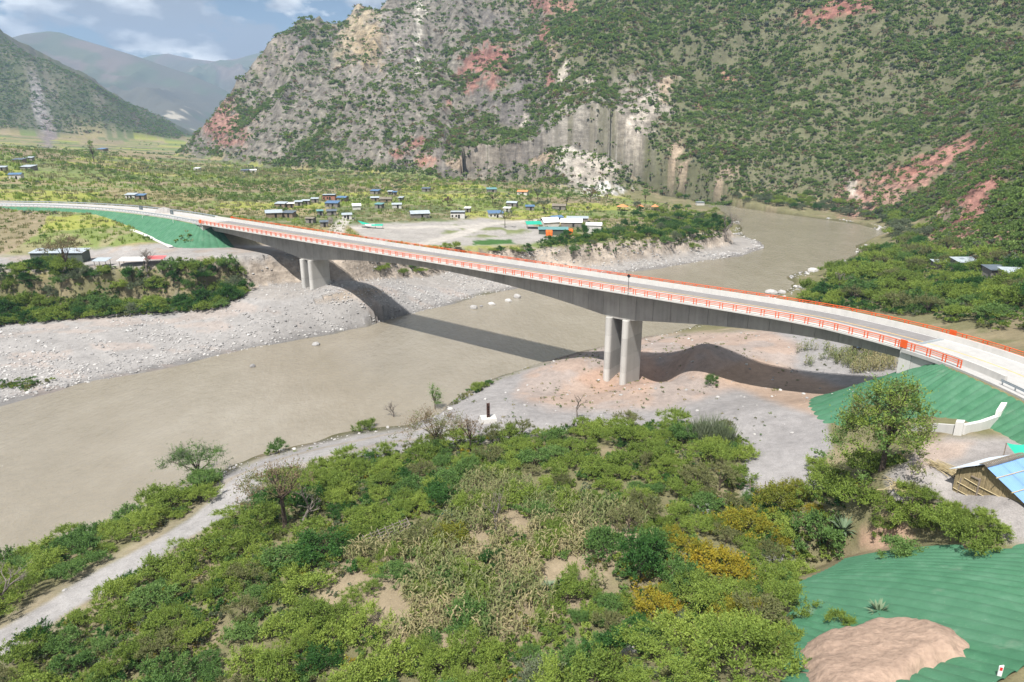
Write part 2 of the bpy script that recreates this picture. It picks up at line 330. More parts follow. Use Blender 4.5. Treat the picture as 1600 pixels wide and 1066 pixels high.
# ------------------------------------------------------------------ materials
class NT:
    def __init__(s, name, rough=0.8, spec=0.3):
        s.m = bpy.data.materials.new(name); s.m.use_nodes = True; s.t = s.m.node_tree; s.p = s.t.nodes['Principled BSDF']
        s.p.inputs['Roughness'].default_value = rough; s.p.inputs['Specular IOR Level'].default_value = spec; s.out = s.t.nodes['Material Output']
    def n(s, t, **k):
        nd = s.t.nodes.new(t)
        for a, b in k.items(): setattr(nd, a, b)
        return nd
    def l(s, a, b): s.t.links.new(a, b)
    def val(s, inp, q):
        if isinstance(q, (int, float, tuple)): inp.default_value = q if not isinstance(q, tuple) or len(q) != 3 or inp.type != 'RGBA' else (*q, 1)
        else: s.l(q, inp)
    def math(s, op, a, b=0.0, clamp=False):
        nd = s.n('ShaderNodeMath', operation=op); nd.use_clamp = clamp; s.val(nd.inputs[0], a); s.val(nd.inputs[1], b); return nd.outputs[0]
    def mix(s, fac, a, b, mode='MIX'):
        nd = s.n('ShaderNodeMix', data_type='RGBA', blend_type=mode); s.val(nd.inputs[0], fac); s.val(nd.inputs[6], a); s.val(nd.inputs[7], b); return nd.outputs[2]
    def coord(s, which='Object'): return s.n('ShaderNodeTexCoord').outputs[which]
    def noise(s, scale, detail=4, vec=None, rough=.55, out='Fac'):
        nd = s.n('ShaderNodeTexNoise'); nd.inputs['Scale'].default_value = scale; nd.inputs['Detail'].default_value = detail; nd.inputs['Roughness'].default_value = rough
        s.l(vec if vec is not None else s.coord(), nd.inputs['Vector']); return nd.outputs[out]
    def vor(s, scale, vec=None, feature='F1', out='Distance', rnd=1.0):
        nd = s.n('ShaderNodeTexVoronoi', feature=feature); nd.inputs['Scale'].default_value = scale; nd.inputs['Randomness'].default_value = rnd
        s.l(vec if vec is not None else s.coord(), nd.inputs['Vector']); return nd.outputs[out]
    def mapr(s, x, a, b, c=0.0, d=1.0):
        nd = s.n('ShaderNodeMapRange'); s.val(nd.inputs[0], x)
        for i, q in enumerate((a, b, c, d)): nd.inputs[i + 1].default_value = q
        return nd.outputs[0]
    def ramp(s, x, stops):
        nd = s.n('ShaderNodeValToRGB'); s.val(nd.inputs[0], x); e = nd.color_ramp.elements
        while len(e) < len(stops): e.new(.5)
        for i, (p, c) in enumerate(stops): e[i].position = p; e[i].color = (*c, 1)
        return nd.outputs[0]
    def scaled(s, vec, sc, rot=(0, 0, 0)):
        nd = s.n('ShaderNodeMapping'); nd.inputs['Scale'].default_value = sc; nd.inputs['Rotation'].default_value = rot; s.l(vec, nd.inputs[0]); return nd.outputs[0]
    def bump(s, h, dist=0.05, strength=1.0):
        nd = s.n('ShaderNodeBump'); nd.inputs['Strength'].default_value = strength; nd.inputs['Distance'].default_value = dist; s.l(h, nd.inputs['Height']); s.l(nd.outputs[0], s.p.inputs['Normal'])
    def color(s, c): s.val(s.p.inputs['Base Color'], c); return s
def simple(name, c, rough=.7, var=.25, scale=3.0, spec=.3, metal=0.0, bumpd=0.0, detail=5):
    """one base colour, broken up by fine and broad grain"""
    m = NT(name, rough, spec); m.p.inputs['Metallic'].default_value = metal
    a = m.noise(scale, detail); b = m.noise(scale * .17, 3)
    f = m.math('ADD', m.math('MULTIPLY', a, .6), m.math('MULTIPLY', b, .4))
    lo = tuple(x * (1 - var) for x in c); hi = tuple(min(1, x * (1 + var)) for x in c)
    m.color(m.ramp(f, [(.3, lo), (.7, hi)]))
    if bumpd: m.bump(a, bumpd)
    return m.m
M = {}
def mat_concrete(name, c=(.40, .385, .36), streak=1.0):
    m = NT(name, .85, .25); v = m.coord('Object')
    n1 = m.noise(.35, 5, v); n2 = m.noise(6, 4, v)
    st = m.noise(1.2, 4, m.scaled(v, (1.4, 1.4, .09)))
    f = m.math('ADD', m.math('MULTIPLY', n1, .45), m.math('ADD', m.math('MULTIPLY', n2, .15), m.math('MULTIPLY', st, .4)))
    lo = tuple(x * (1 - .32 * streak) for x in c); hi = tuple(x * (1 + .18 * streak) for x in c)
    oi = m.n('ShaderNodeObjectInfo').outputs['Random']; cc = m.ramp(f, [(.32, lo), (.52, c), (.72, hi)])
    vm = m.n('ShaderNodeVectorMath', operation='SCALE'); m.l(cc, vm.inputs[0]); m.l(m.mapr(oi, 0, 1, .88, 1.10), vm.inputs['Scale']); m.color(vm.outputs[0]); m.bump(n2, .01, .5); return m.m
M['concrete'] = mat_concrete('girder_concrete', (.34, .325, .30), 1.0)
M['concrete_light'] = mat_concrete('pale_concrete', (.50, .485, .455), .5)
M['concrete_white'] = mat_concrete('white_concrete', (.66, .645, .61), .4)
M['orange'] = simple('orange_paint', (.72, .105, .018), .45, .12, 2.0, .5)
M['steel'] = simple('galvanised_steel', (.36, .40, .42), .4, .15, 2.0, .5, .4)
M['asphalt'] = simple('asphalt', (.215, .205, .20), .9, .18, 1.4, .2)
M['pave'] = simple('concrete_pavement', (.40, .392, .375), .85, .14, 1.0, .25)
M['yellow'] = simple('yellow_road_paint', (.72, .42, .06), .6, .12, 3.0)
M['white'] = simple('white_road_paint', (.78, .78, .75), .6, .08, 3.0)
M['black'] = simple('black_paint', (.02, .02, .022), .5, .2, 3.0)
def mat_terrain():
    m = NT('ground_cover', .95, .12)
    at = m.n('ShaderNodeAttribute', attribute_name='Col').outputs['Color']
    rk = m.n('ShaderNodeAttribute', attribute_name='Rock').outputs['Fac']
    v = m.coord('Object')
    a = m.noise(.9, 4, v, .62); b = m.noise(.16, 5, v, .66); c = m.noise(7, 2, v, .6)
    f = m.math('ADD', m.math('MULTIPLY', a, .3), m.math('ADD', m.math('MULTIPLY', b, .35), m.math('MULTIPLY', c, .35)))
    g = m.mapr(f, .34, .66, .64, 1.34)
    # strata and cracks where there is rock
    sv = m.scaled(v, (.05, .05, .16), (.35, .25, .2)); s1 = m.noise(2.2, 4, sv, .7)
    s2 = m.noise(.12, 5, m.scaled(v, (1, 1, .45), (.3, .2, 0)), .75); cr2 = m.mapr(s2, .38, .58, .55, 1.2)
    rg = m.math('MULTIPLY', m.mapr(s1, .3, .7, .62, 1.35), cr2)
    gg = m.n('ShaderNodeMix'); m.l(rk, gg.inputs[0]); gg.inputs[2].default_value = 1.0; m.l(rg, gg.inputs[3])
    tot = m.math('MULTIPLY', g, gg.outputs[0])
    vm = m.n('ShaderNodeVectorMath', operation='SCALE'); m.l(at, vm.inputs[0]); m.l(tot, vm.inputs['Scale'])
    m.color(vm.outputs[0])
    hh = m.math('ADD', m.math('MULTIPLY', a, .13), m.math('MULTIPLY', m.math('MULTIPLY', m.math('ADD', s1, m.math('MULTIPLY', cr2, .5)), rk), 1.1))
    m.bump(hh, 1.0, .8); return m.m
M['terrain'] = mat_terrain()
def mat_water():
    m = NT('muddy_water', .16, .5); v = m.coord('Object')
    d = m.scaled(v, (.10, .055, .1), (0, 0, .72)); n1 = m.noise(1.6, 5, d, .6); n2 = m.noise(.9, 5, m.scaled(v, (.5, .5, .5)), .6)
    n3 = m.noise(.03, 4, v)
    f = m.math('ADD', m.math('MULTIPLY', n1, .5), m.math('MULTIPLY', n3, .5))
    c = m.ramp(f, [(.3, (.205, .178, .13)), (.5, (.24, .21, .158)), (.7, (.28, .25, .195))])
    w = m.noise(.55, 8, m.scaled(v, (.55, 1.0, 1), (0, 0, .72)), .72); foam = m.mapr(w, .68, .75)
    c = m.mix(m.math('MULTIPLY', foam, .8), c, (.62, .58, .5)); m.color(c)
    m.l(m.mapr(n2, .3, .7, .08, .22), m.p.inputs['Roughness'])
    m.bump(m.math('ADD', m.noise(.8, 6, m.scaled(v, (1, .5, 1), (0, 0, .72)), .6), m.math('MULTIPLY', n2, .6)), .24, 1.0); return m.m
M['water'] = mat_water()

# ------------------------------------------------------------------ ground zones, authored on the photograph's plan
def inpoly(poly, u, v): return sdist(poly, u, v)
def zone(poly, u, v, soft=6.0):
    """0..1 mask, soft in pixels"""
    P = np.array(poly, float); lo = P.min(0) - soft; hi = P.max(0) + soft
    r = np.zeros(u.shape); k = (u > lo[0]) & (u < hi[0]) & (v > lo[1]) & (v < hi[1])
    if k.any(): r[k] = sstep(-soft, soft, sdist(poly, u[k], v[k]))
    return r
TRACK = [tuple(hit(u, v)[:2]) for u, v in [(60, 968), (150, 912), (240, 860), (320, 812), (368, 775), (392, 745), (450, 722), (530, 700), (610, 684), (690, 672)]]
t0 = np.array(TRACK[0]); t1 = np.array(TRACK[1]); TRACK = [tuple(t0 + (t0 - t1) * 6), tuple(t0 + (t0 - t1) * 2)] + TRACK
GRAVEL_NEAR = [(335, 775), (345, 742), (420, 712), (500, 692), (560, 678), (640, 668), (700, 634), (780, 590), (880, 558), (1000, 528), (1230, 515), (1420, 545), (1430, 610), (1290, 640), (1300, 700), (1280, 720), (1285, 770), (1160, 775), (1160, 700), (1130, 668), (1000, 672), (900, 668), (800, 688), (720, 694), (640, 708), (560, 722), (480, 735), (420, 752), (390, 790), (360, 800)]
PINK_NEAR = [(820, 585), (880, 556), (1000, 526), (1200, 514), (1250, 540), (1230, 590), (1130, 610), (1040, 640), (980, 640), (860, 640), (800, 620)]
YARD = [(1385, 745), (1440, 700), (1480, 682), (1620, 684), (1640, 860), (1560, 840), (1490, 790), (1430, 770), (1400, 800)]
CORN = [[(490, 905), (560, 860), (680, 835), (730, 745), (800, 745), (850, 775), (1010, 800), (1020, 860), (960, 900), (900, 960), (800, 1010), (690, 1020), (590, 1000), (500, 950)]]
FARBAR = [(-400, 700), (-300, 500), (0, 500), (180, 485), (350, 460), (395, 430), (392, 405), (470, 400), (560, 402), (660, 402), (800, 440), (700, 480), (560, 515), (300, 570), (0, 640)]
FARGRAVEL = [(330, 395), (470, 390), (620, 400), (740, 400), (860, 388), (940, 385), (1000, 385), (1150, 368), (1200, 375), (1195, 400), (985, 430), (790, 458), (560, 440), (430, 470), (380, 465), (400, 425)]
TERR_ROAD = [(-60, 425), (-60, 402), (60, 398), (200, 384), (260, 380), (330, 384), (430, 382), (470, 400), (380, 412), (200, 420), (0, 428)]
VGRAVEL = [(575, 350), (700, 346), (760, 340), (830, 350), (870, 372), (830, 382), (700, 386), (640, 380), (590, 378), (560, 365), (545, 352)]
VROADS = [[(520, 372), (530, 352), (545, 340)], [(640, 385), (760, 350), (860, 343)], [(560, 356), (640, 356), (760, 352)]]
def ground_color(X, Y, Z, gx, gy):
    u, v, d = proj(X, Y, Z); n = len(X); dist = np.hypot(X, Y)
    jit = 10 * (fbm(X / 3.0, Y / 3.0, 3, 101) - .5); jit2 = 10 * (fbm(X / 3.0, Y / 3.0, 3, 102) - .5)
    un_, vn_ = u + jit, v + jit2 * .5
    C = np.tile(np.array((.155, .145, .075)), (n, 1)); R = np.zeros(n)
    def put(c, m):
        nonlocal C
        C = C * (1 - m[:, None]) + np.array(c) * m[:, None]
    nb = fbm(X / 22, Y / 22, 4, 110); nf = fbm(X / 6, Y / 6, 4, 111); nl = fbm(X / 60, Y / 60, 3, 113)
    put((.25, .20, .13), sstep(.52, .68, nf) * .6)
    kn = (Y < 660) & (X > -460) & (X < 330); rd = np.full(n, -99.0); rd[kn] = sdist(RIVER, X[kn], Y[kn]); slope = np.hypot(gx, gy)
    terr = sdist(TERR, X, Y); md = sdist(MOUNT, X, Y); hd = sdist(LHILL, X, Y)
    tv = (terr > 0)
    # valley fields: long irregular parcels
    fx = (X * .93 + Y * .37) / 55; fy = (-X * .37 + Y * .93) / 26
    cell = _h(np.floor(fx + .3 * nl), np.floor(fy + .6 * nl), 7); 
    fieldc = np.array([(.225, .20, .09), (.14, .185, .058), (.26, .22, .115), (.16, .205, .058), (.105, .135, .052), (.26, .28, .06), (.215, .18, .11)])
    fc = fieldc[(cell * 6.99).astype(int)]
    k = (tv * 1.0)[:, None] * .85; C = C * (1 - k) + fc * k
    put((.29, .23, .16), tv * sstep(.56, .7, nf) * .55)
    # mountain soil and rock
    mk = sstep(0, 14, md); hk = sstep(0, 20, hd); up = np.maximum(mk, hk)
    put((.122, .124, .066), up)
    west = sstep(120, -60, X)
    rockm = up * np.clip(sstep(.62, 1.15, slope + .9 * (nb - .5)) * (.10 + .90 * west) + west * .45 * sstep(.42, .6, nl), 0, 1)
    put((.165, .148, .12), rockm); R = np.maximum(R, np.maximum(rockm * .9, up * .35))
    put((.235, .20, .165), rockm * sstep(.5, .62, fbm(X / 45, Z / 18, 4, 120)) * .7)
    put((.12, .11, .105), rockm * sstep(.52, .66, fbm(X / 30, Z / 40, 4, 121)) * .7)
    streak = rockm * (hd < 0) * sstep(.74, .84, ridged(X / 11 + .4 * nb, Z / 150, 3, 131)) * west
    put((.25, .228, .195), streak * .75); put((.17, .155, .14), rockm * west * (hd < 0) * sstep(.76, .86, ridged(X / 8 + 3.1, Z / 110, 3, 133)) * .7)
    put((.075, .085, .045), hk * (1 - .6 * sstep(.5, .62, nb)))
    def blob(uu, vv, ru, rv, ang, c, rockv=1.0, strength=1.0, edge=.5):
        nonlocal R
        nonlocal C
        a = math.radians(ang); rm = max(ru, rv) * 1.8 + 12; dh = np.linalg.norm(hit(uu, vv)[:2])
        k = np.nonzero((np.abs(u - uu) < rm) & (np.abs(v - vv) < rm) & (np.abs(dist / dh - 1) < .28))[0]
        if not len(k): return
        du = un_[k] - uu; dv = vn_[k] - vv
        e = np.sqrt(((du * math.cos(a) + dv * math.sin(a)) / ru) ** 2 + ((-du * math.sin(a) + dv * math.cos(a)) / rv) ** 2)
        e = e + 2.2 * (fbm(X[k] / (dh / 110), (Y[k] + Z[k]) / (dh / 110), 4, int(uu)) - .5)
        m = sstep(1 + edge / 2, 1 - edge, e) * strength
        C[k] = C[k] * (1 - m[:, None]) + np.array(c) * m[:, None]; R[k] = np.maximum(R[k], m * rockv)
    RED, TAN_, PALE, GREY = (.235, .125, .10), (.30, .235, .17), (.36, .32, .27), (.17, .155, .13)
    for b in ((925, 215, 62, 75, -25, (.25, .228, .195)), (1000, 180, 45, 60, 25, (.24, .213, .178)), (640, 90, 95, 120, 10, GREY), (600, 60, 60, 75, 0, (.205, .185, .16)), (590, 120, 60, 50, -20, (.195, .175, .15)), (560, 40, 22, 60, 30, (.29, .24, .165)), (655, 40, 7, 70, 3, (.46, .43, .37)), (575, 75, 26, 34, 0, (.28, .22, .14)), (650, 180, 70, 60, 0, GREY), (480, 150, 60, 40, -40, GREY), (700, 40, 50, 60, 0, GREY), (430, 210, 70, 30, -30, GREY), (560, 200, 60, 40, 0, GREY),
              (345, 190, 46, 34, 40, (.26, .15, .12)), (335, 205, 26, 16, 30, RED), (395, 140, 30, 22, 40, GREY), (310, 228, 26, 22, 0, GREY), (395, 95, 10, 40, 35, PALE),
              (760, 90, 40, 20, -25, (.24, .12, .10)), (770, 122, 14, 20, 20, RED), (740, 130, 12, 14, 0, RED), (850, 55, 10, 24, 10, RED), (865, 75, 9, 18, 0, TAN_), (858, 130, 6, 13, 0, RED), (785, 95, 12, 14, 0, RED), (845, 5, 22, 14, 20, RED), (880, 10, 22, 12, 0, (.3, .17, .13)),
              (650, 225, 14, 10, 0, RED), (625, 240, 12, 8, 0, RED), (665, 250, 14, 10, 0, (.29, .16, .12)), (760, 250, 16, 9, 0, (.33, .21, .16)), (720, 255, 26, 10, 0, TAN_), (730, 110, 9, 20, 30, RED), (700, 165, 6, 8, 0, RED),
              (905, 245, 34, 44, -12, (.34, .31, .27)), (885, 250, 14, 40, 0, (.42, .385, .33)), (930, 270, 30, 30, 0, (.37, .33, .28)), (960, 225, 40, 26, -45, PALE), (1010, 165, 14, 46, 28, PALE), (1040, 140, 14, 26, 20, TAN_), (985, 200, 12, 50, 35, PALE), (940, 296, 30, 9, 0, (.55, .53, .5)), (845, 245, 18, 16, 0, TAN_), (1055, 240, 9, 22, 10, TAN_), (1065, 262, 12, 12, 0, TAN_), (880, 120, 8, 20, 20, PALE), (925, 125, 12, 12, 0, PALE), (820, 185, 6, 16, 20, PALE), (1000, 260, 10, 20, 30, TAN_),
              (1310, 14, 56, 18, -12, (.25, .12, .095)), (1345, 4, 26, 12, 0, RED), (1135, 122, 14, 8, 20, (.3, .17, .12)), (1090, 165, 8, 6, 0, RED), (1470, 245, 95, 17, -22, (.30, .16, .125)), (1400, 300, 60, 15, -25, (.31, .18, .14)), (1420, 268, 24, 14, -20, (.27, .13, .10)), (1345, 305, 38, 30, 0, (.33, .20, .155)), (1330, 290, 10, 20, 0, PALE), (1525, 330, 30, 80, 12, (.29, .15, .12)), (1500, 370, 40, 45, 0, (.28, .14, .11)), (1560, 385, 75, 48, 0, (.33, .20, .155)), (1480, 335, 14, 22, 20, TAN_), (1140, 270, 16, 10, 0, TAN_), (1120, 285, 12, 8, 0, TAN_), (1400, 310, 16, 16, 0, (.32, .21, .16)),
              (65, 170, 10, 34, -20, (.24, .225, .215)), (75, 215, 12, 22, 0, (.2, .17, .16))):
        blob(*b)
    # river corridor
    put((.275, .262, .25), zone(FARBAR, un_, vn_, 5) * (1 - up))
    put((.33, .275, .24), zone(FARBAR, un_, vn_, 5) * sstep(.54, .64, fbm(X / 16, Y / 5, 4, 130)) * .55 * (1 - up))
    put((.28, .26, .24), zone(FARGRAVEL, un_, vn_, 4) * (1 - up) * (Y > 150))
    put((.255, .242, .235), zone(GRAVEL_NEAR, un_, vn_, 6) * (Y < 215))
    put((.325, .25, .205), zone(PINK_NEAR, un_, vn_, 10) * (.55 + .45 * sstep(.4, .55, nf)) * (Y < 200))
    put((.34, .24, .17), zone([(1100, 585), (1180, 560), (1330, 610), (1280, 650), (1200, 625)], un_, vn_, 8) * .8)
    put((.40, .24, .16), zone([(1000, 548), (900, 590), (930, 612), (1010, 610), (1040, 580)], un_, vn_, 6) * .4)
    cut = (slope > .55) * zone([(380, 395), (480, 392), (640, 400), (880, 380), (1140, 345), (1160, 380), (900, 420), (640, 455), (480, 475), (380, 470)], un_, vn_, 5) * (1 - up)
    put((.325, .275, .225), cut); R = np.maximum(R, cut * .8)
    put((.29, .272, .255), zone(TERR_ROAD, un_, vn_, 3)); put((.30, .245, .2), zone(TERR_ROAD, un_, vn_, 3) * sstep(.5, .6, nf) * .6)
    put((.31, .29, .265), zone(VGRAVEL, un_, vn_, 3)); put((.16, .18, .08), zone([(700, 352), (790, 348), (830, 362), (760, 372), (690, 366)], un_, vn_, 3) * sstep(.42, .55, nf))
    put((.05, .12, .03), zone([(738, 376), (800, 374), (806, 381), (740, 384)], un_, vn_, 1.5))
    for r in VROADS: put((.40, .37, .33), sstep(4, 2, pdist([tuple(hit(a, b)[:2]) for a, b in r], X, Y)))
    # yards, tracks and bare earth of the near side
    put((.27, .25, .235), zone(YARD, un_, vn_, 8)); put((.40, .31, .25), zone([(1440, 690), (1520, 690), (1500, 715), (1420, 740)], un_, vn_, 8) * .7)
    td = pdist(TRACK, X, Y); put((.28, .267, .257), sstep(3.1, 2.0, td + 1.2 * (nf - .5))); put((.27, .23, .17), sstep(5.5, 3.6, td) * sstep(2.4, 3.4, td) * .6)
    for c in CORN: put((.27, .215, .145), zone(c, un_, vn_, 14) * .85)
    put((.44, .32, .245), zone([(1240, 1010), (1290, 985), (1400, 968), (1500, 985), (1535, 1010), (1530, 1040), (1400, 1060), (1380, 1100), (1230, 1100)], un_, vn_, 6))
    put((.37, .35, .33), zone([(1440, 1050), (1510, 1052), (1520, 1110), (1420, 1110)], un_, vn_, 3))
    put((.36, .24, .17), zone([(1340, 830), (1400, 805), (1430, 840), (1380, 860), (1345, 855)], un_, vn_, 6) * .9)
    put((.35, .33, .30), zone([(1180, 870), (1230, 855), (1255, 875), (1210, 905)], un_, vn_, 6))
    put((.40, .37, .34), zone([(960, 1000), (1030, 985), (1050, 1040), (960, 1060)], un_, vn_, 8) * sstep(.4, .5, nf))
    put((.30, .25, .20), sstep(-1.2, -.2, rd) * sstep(.4, .1, rd) * .0)
    # wet edge of the banks
    wet = sstep(-2.2, -.3, rd) * (Z < 1.6); C = C * (1 - .38 * wet[:, None])
    return C, R
# ------------------------------------------------------------------ terrain mesh
def build_terrain():
    X, Y, Z, A, Rr, ang, r = GXX, GYY, GZZ, GA, GR, _ang, _r
    gr = np.gradient(Z, axis=0) / np.gradient(Rr, axis=0); ga = np.gradient(Z, axis=1) / (np.gradient(A, axis=1) * Rr)
    C, Rk = ground_color(X.ravel(), Y.ravel(), Z.ravel(), gr.ravel(), ga.ravel())
    global GRK; GRK = Rk.reshape(X.shape)
    na, nr = len(ang), len(r); idx = np.arange(na * nr).reshape(nr, na)
    F = np.stack([idx[:-1, :-1], idx[:-1, 1:], idx[1:, 1:], idx[1:, :-1]], -1).reshape(-1, 4)[:, ::-1]
    V = np.stack([X.ravel(), Y.ravel(), Z.ravel()], 1)
    md = np.maximum(sdist(MOUNT, X.ravel(), Y.ravel()), sdist(LHILL, X.ravel(), Y.ravel()))
    fm = (md[F].max(1) > 0)
    for name, sel in (('ground', ~fm), ('mountainside', fm)):
        f = F[sel]; used = np.unique(f); mp_ = np.full(len(V), -1); mp_[used] = np.arange(len(used))
        me = np_mesh(name, V[used], mp_[f], M['terrain'], True); set_col(me, C[used])
        a = me.attributes.new('Rock', 'FLOAT', 'POINT'); a.data.foreach_set('value', Rk[used].astype(np.float32))
        tag(link(name, me), kind='structure')
build_terrain()
# river sheet
gx = np.linspace(-330, 330, 67); gy = np.linspace(20, 640, 63); GX, GY = np.meshgrid(gx, gy); i = np.arange(GX.size).reshape(GX.shape)
tag(link('river', np_mesh('river', np.stack([GX.ravel(), GY.ravel(), np.zeros(GX.size)], 1), np.stack([i[:-1, :-1], i[:-1, 1:], i[1:, 1:], i[1:, :-1]], -1).reshape(-1, 4), M['water'], True)), kind='structure')
# ------------------------------------------------------------------ far mountains and haze
def far_range(name, ridge, Y0, depth, seed, label):
    rp = np.array([unY(u, v, Y0) for u, v in ridge]); x = np.linspace(rp[0, 0], rp[-1, 0], 260); top = np.interp(x, rp[:, 0], rp[:, 2])
    t = np.concatenate([np.linspace(-.35, 0, 12)[:-1], np.linspace(0, 1, 90)])
    Xg, Tg = np.meshgrid(x, t); Yg = Y0 - depth * Tg
    tp = np.interp(Xg, x, top)
    prof = np.where(Tg < 0, 1 + Tg * 1.2, (1 - np.clip(Tg, 0, 1)) ** 1.25)
    ns = ridged(Xg / 650 + Tg * .3, Yg / 1100, 5, seed); n2 = ridged(Xg / 260, Yg / 400, 4, seed + 5)
    w = np.clip(Tg, 0, .35) / .35
    Z = tp * prof + w * ((ns - .62) * tp * .7 + (n2 - .6) * tp * .30) * (1 - Tg * .5)
    Z = np.maximum(Z, -30)
    idx = np.arange(Xg.size).reshape(Xg.shape); F = np.stack([idx[:-1, :-1], idx[1:, :-1], idx[1:, 1:], idx[:-1, 1:]], -1).reshape(-1, 4)
    n1 = fbm(Xg / 500, Yg / 700, 4, seed + 9); nn = fbm(Xg / 160, Yg / 200, 4, seed + 11)
    C = np.zeros(Xg.shape + (3,)); C[:] = (.10, .09, .06); 
    def put(c, m):
        C[:] = C * (1 - m[..., None]) + np.array(c) * m[..., None]
    put((.15, .115, .09), sstep(.45, .62, n1) * .9); put((.085, .10, .05), sstep(.5, .64, nn) * .8); put((.42, .37, .28), sstep(.73, .77, fbm(Xg / 130, Yg / 90, 3, seed + 12)) * sstep(.2, .5, Tg) * .9)
    me = np_mesh(name, np.stack([Xg.ravel(), Yg.ravel(), Z.ravel()], 1), F, M['terrain'], True); set_col(me, C.reshape(-1, 3))
    a = me.attributes.new('Rock', 'FLOAT', 'POINT'); a.data.foreach_set('value', np.zeros(Xg.size, np.float32))
    tag(link(name, me), kind='structure')
far_range('far_mountain', [(-700, 150), (-400, 120), (-200, 95), (-80, 80), (0, 66), (40, 53), (75, 49), (95, 51), (120, 60), (160, 72), (210, 87), (250, 101), (300, 118), (340, 135), (380, 158), (430, 190), (500, 230)], 4600, 2000, 301, '')
far_range('far_mountain_ridge', [(60, 180), (150, 130), (200, 98), (240, 86), (262, 84), (300, 92), (335, 96), (370, 92), (400, 84), (445, 71), (520, 55), (620, 50), (760, 110)], 6000, 2300, 333, '')
hz = MB().box(-7000, 7000, -300, 6900, -6, 900).build('haze')
hm = bpy.data.materials.new('haze_air'); hm.use_nodes = True; hm.node_tree.nodes.clear()
pv = hm.node_tree.nodes.new('ShaderNodeVolumePrincipled'); pv.inputs['Color'].default_value = (.48, .70, 1.0, 1); pv.inputs['Density'].default_value = 1.25e-4; pv.inputs['Anisotropy'].default_value = 0.0
ho = hm.node_tree.nodes.new('ShaderNodeOutputMaterial'); hm.node_tree.links.new(pv.outputs[0], ho.inputs['Volume'])
hz.data.materials.append(hm); tag(hz, 'thin blue haze filling the whole valley air', 'haze', kind='stuff')

# ------------------------------------------------------------------ road and bridge
def ribbon(s0, s1, offs, step=2.0):
    """sweep of a closed cross-section [(off, z)...] along the road line"""
    n = max(2, int(round((s1 - s0) / step)) + 1); S = np.linspace(s0, s1, n); V = []; F = []; k = len(offs)
    for s in S:
        for o, z in offs: V.append(road_pt(s, o, z))
    for i in range(n - 1):
        for j in range(k):
            a = i * k + j; b = i * k + (j + 1) % k; F.append((a, a + k, b + k, b))
    F.append(tuple(range(k))); F.append(tuple((n - 1) * k + j for j in range(k))[::-1])
    return V, F
def sweep(name, s0, s1, offs, mat, parent=None, step=2.0):
    m = MB(); V, F = ribbon(s0, s1, offs, step); m.add(V, F); return m.build(name, mat, parent)
def rect(o0, o1, z0, z1): return [(o0, z0), (o1, z0), (o1, z1), (o0, z1)]
D = DECK
BR0, BR1 = S_A1, S_A2
RW0, RW1 = 1.65, 9.75
bridge = empty('bridge', road_pt((S_P1 + S_P2) / 2, WID / 2, 0), 0, 'long grey concrete box girder bridge with orange railings over the muddy river', 'bridge')
bridge.location = (0, 0, 0)
def depth_at(s):
    d1, d2 = abs(s - S_P1), abs(s - S_P2)
    half = (S_P2 - S_P1) / 2
    if s < S_P1: t = d1 / (S_P1 - S_A1)
    elif s > S_P2: t = d2 / (S_A2 - S_P2) * .92
    else: t = min(d1, d2) / half
    t = min(max((t - .03) / .97, 0), 1)
    return 2.5 + 3.8 * (1 - t) ** 2
nseg = int((BR1 - BR0) / 3.6); sb = np.linspace(BR0, BR1, nseg + 1)
for i in range(nseg):
    a, b = sb[i] + .025, sb[i + 1] - .025; m = MB(); S = np.linspace(a, b, 4); V = []
    for s in S:
        zb = D - depth_at(s)
        V += [road_pt(s, 3.15, zb), road_pt(s, 8.25, zb), road_pt(s, 8.3, D - .42), road_pt(s, 3.1, D - .42)]
    F = []
    for q in range(3):
        for j in range(4): A = q * 4 + j; B = q * 4 + (j + 1) % 4; F.append((A, A + 4, B + 4, B))
    F += [(0, 1, 2, 3), (15, 14, 13, 12)]
    m.add(V, F).build('girder_segment', M['concrete'], bridge)
sweep('deck_slab', BR0 - .2, BR1 + .2, [(.02, D - .28), (3.0, D - .43), (8.4, D - .43), (11.38, D - .28), (11.38, D), (.02, D)], M['concrete_light'], bridge)
sweep('asphalt_surface', BR0 + .3, BR1 - .1, rect(RW0, RW1, D - .05, D + .02), M['asphalt'], bridge)
for o in (RW0 + .35, RW1 - .45):
    sweep('edge_line', BR0 + .3, BR1 - .1, rect(o, o + .12, D, D + .026), M['white'], bridge)
sweep('centre_line', BR0 + .3, BR1 - .1, rect(5.62, 5.78, D, D + .026), M['yellow'], bridge)
for o in (1.3, 9.75):
    w = .35; sweep('barrier', BR0 - 10, BR1 + 15, [(o - (0 if o < 5 else .12) - .0, D - .02), (o + w + (.12 if o < 5 else 0), D - .02), (o + w + (.0 if o < 5 else -.04), D + .85), (o + (.04 if o < 5 else 0.05), D + .85)], M['concrete_light'], bridge)
post_me = MB().box(-.055, .055, -.055, .055, 0, 1.08).mesh('post', M['orange'])
for side, o in (('near', .14), ('far', 11.26)):
    s0, s1 = BR0 - 2.0, BR1 + (10.2 if side == 'near' else 20)
    rail = empty('railing', (0, 0, 0)); rail.parent = bridge
    for z, r in ((.48, .045), (.76, .045), (1.05, .065)):
        pts = [road_pt(s, o, D + z) for s in np.arange(s0, s1, 1.5)]; MB().tube(pts, r, 5).build('rail', M['orange'], rail)
    s = s0 + .1
    while s < s1:
        for q in (0, .5):
            if s + q < s1: link('post', post_me, rail, road_pt(s + q, o, D), (0, 0, road_dir(s + q)))
        s += 2.42
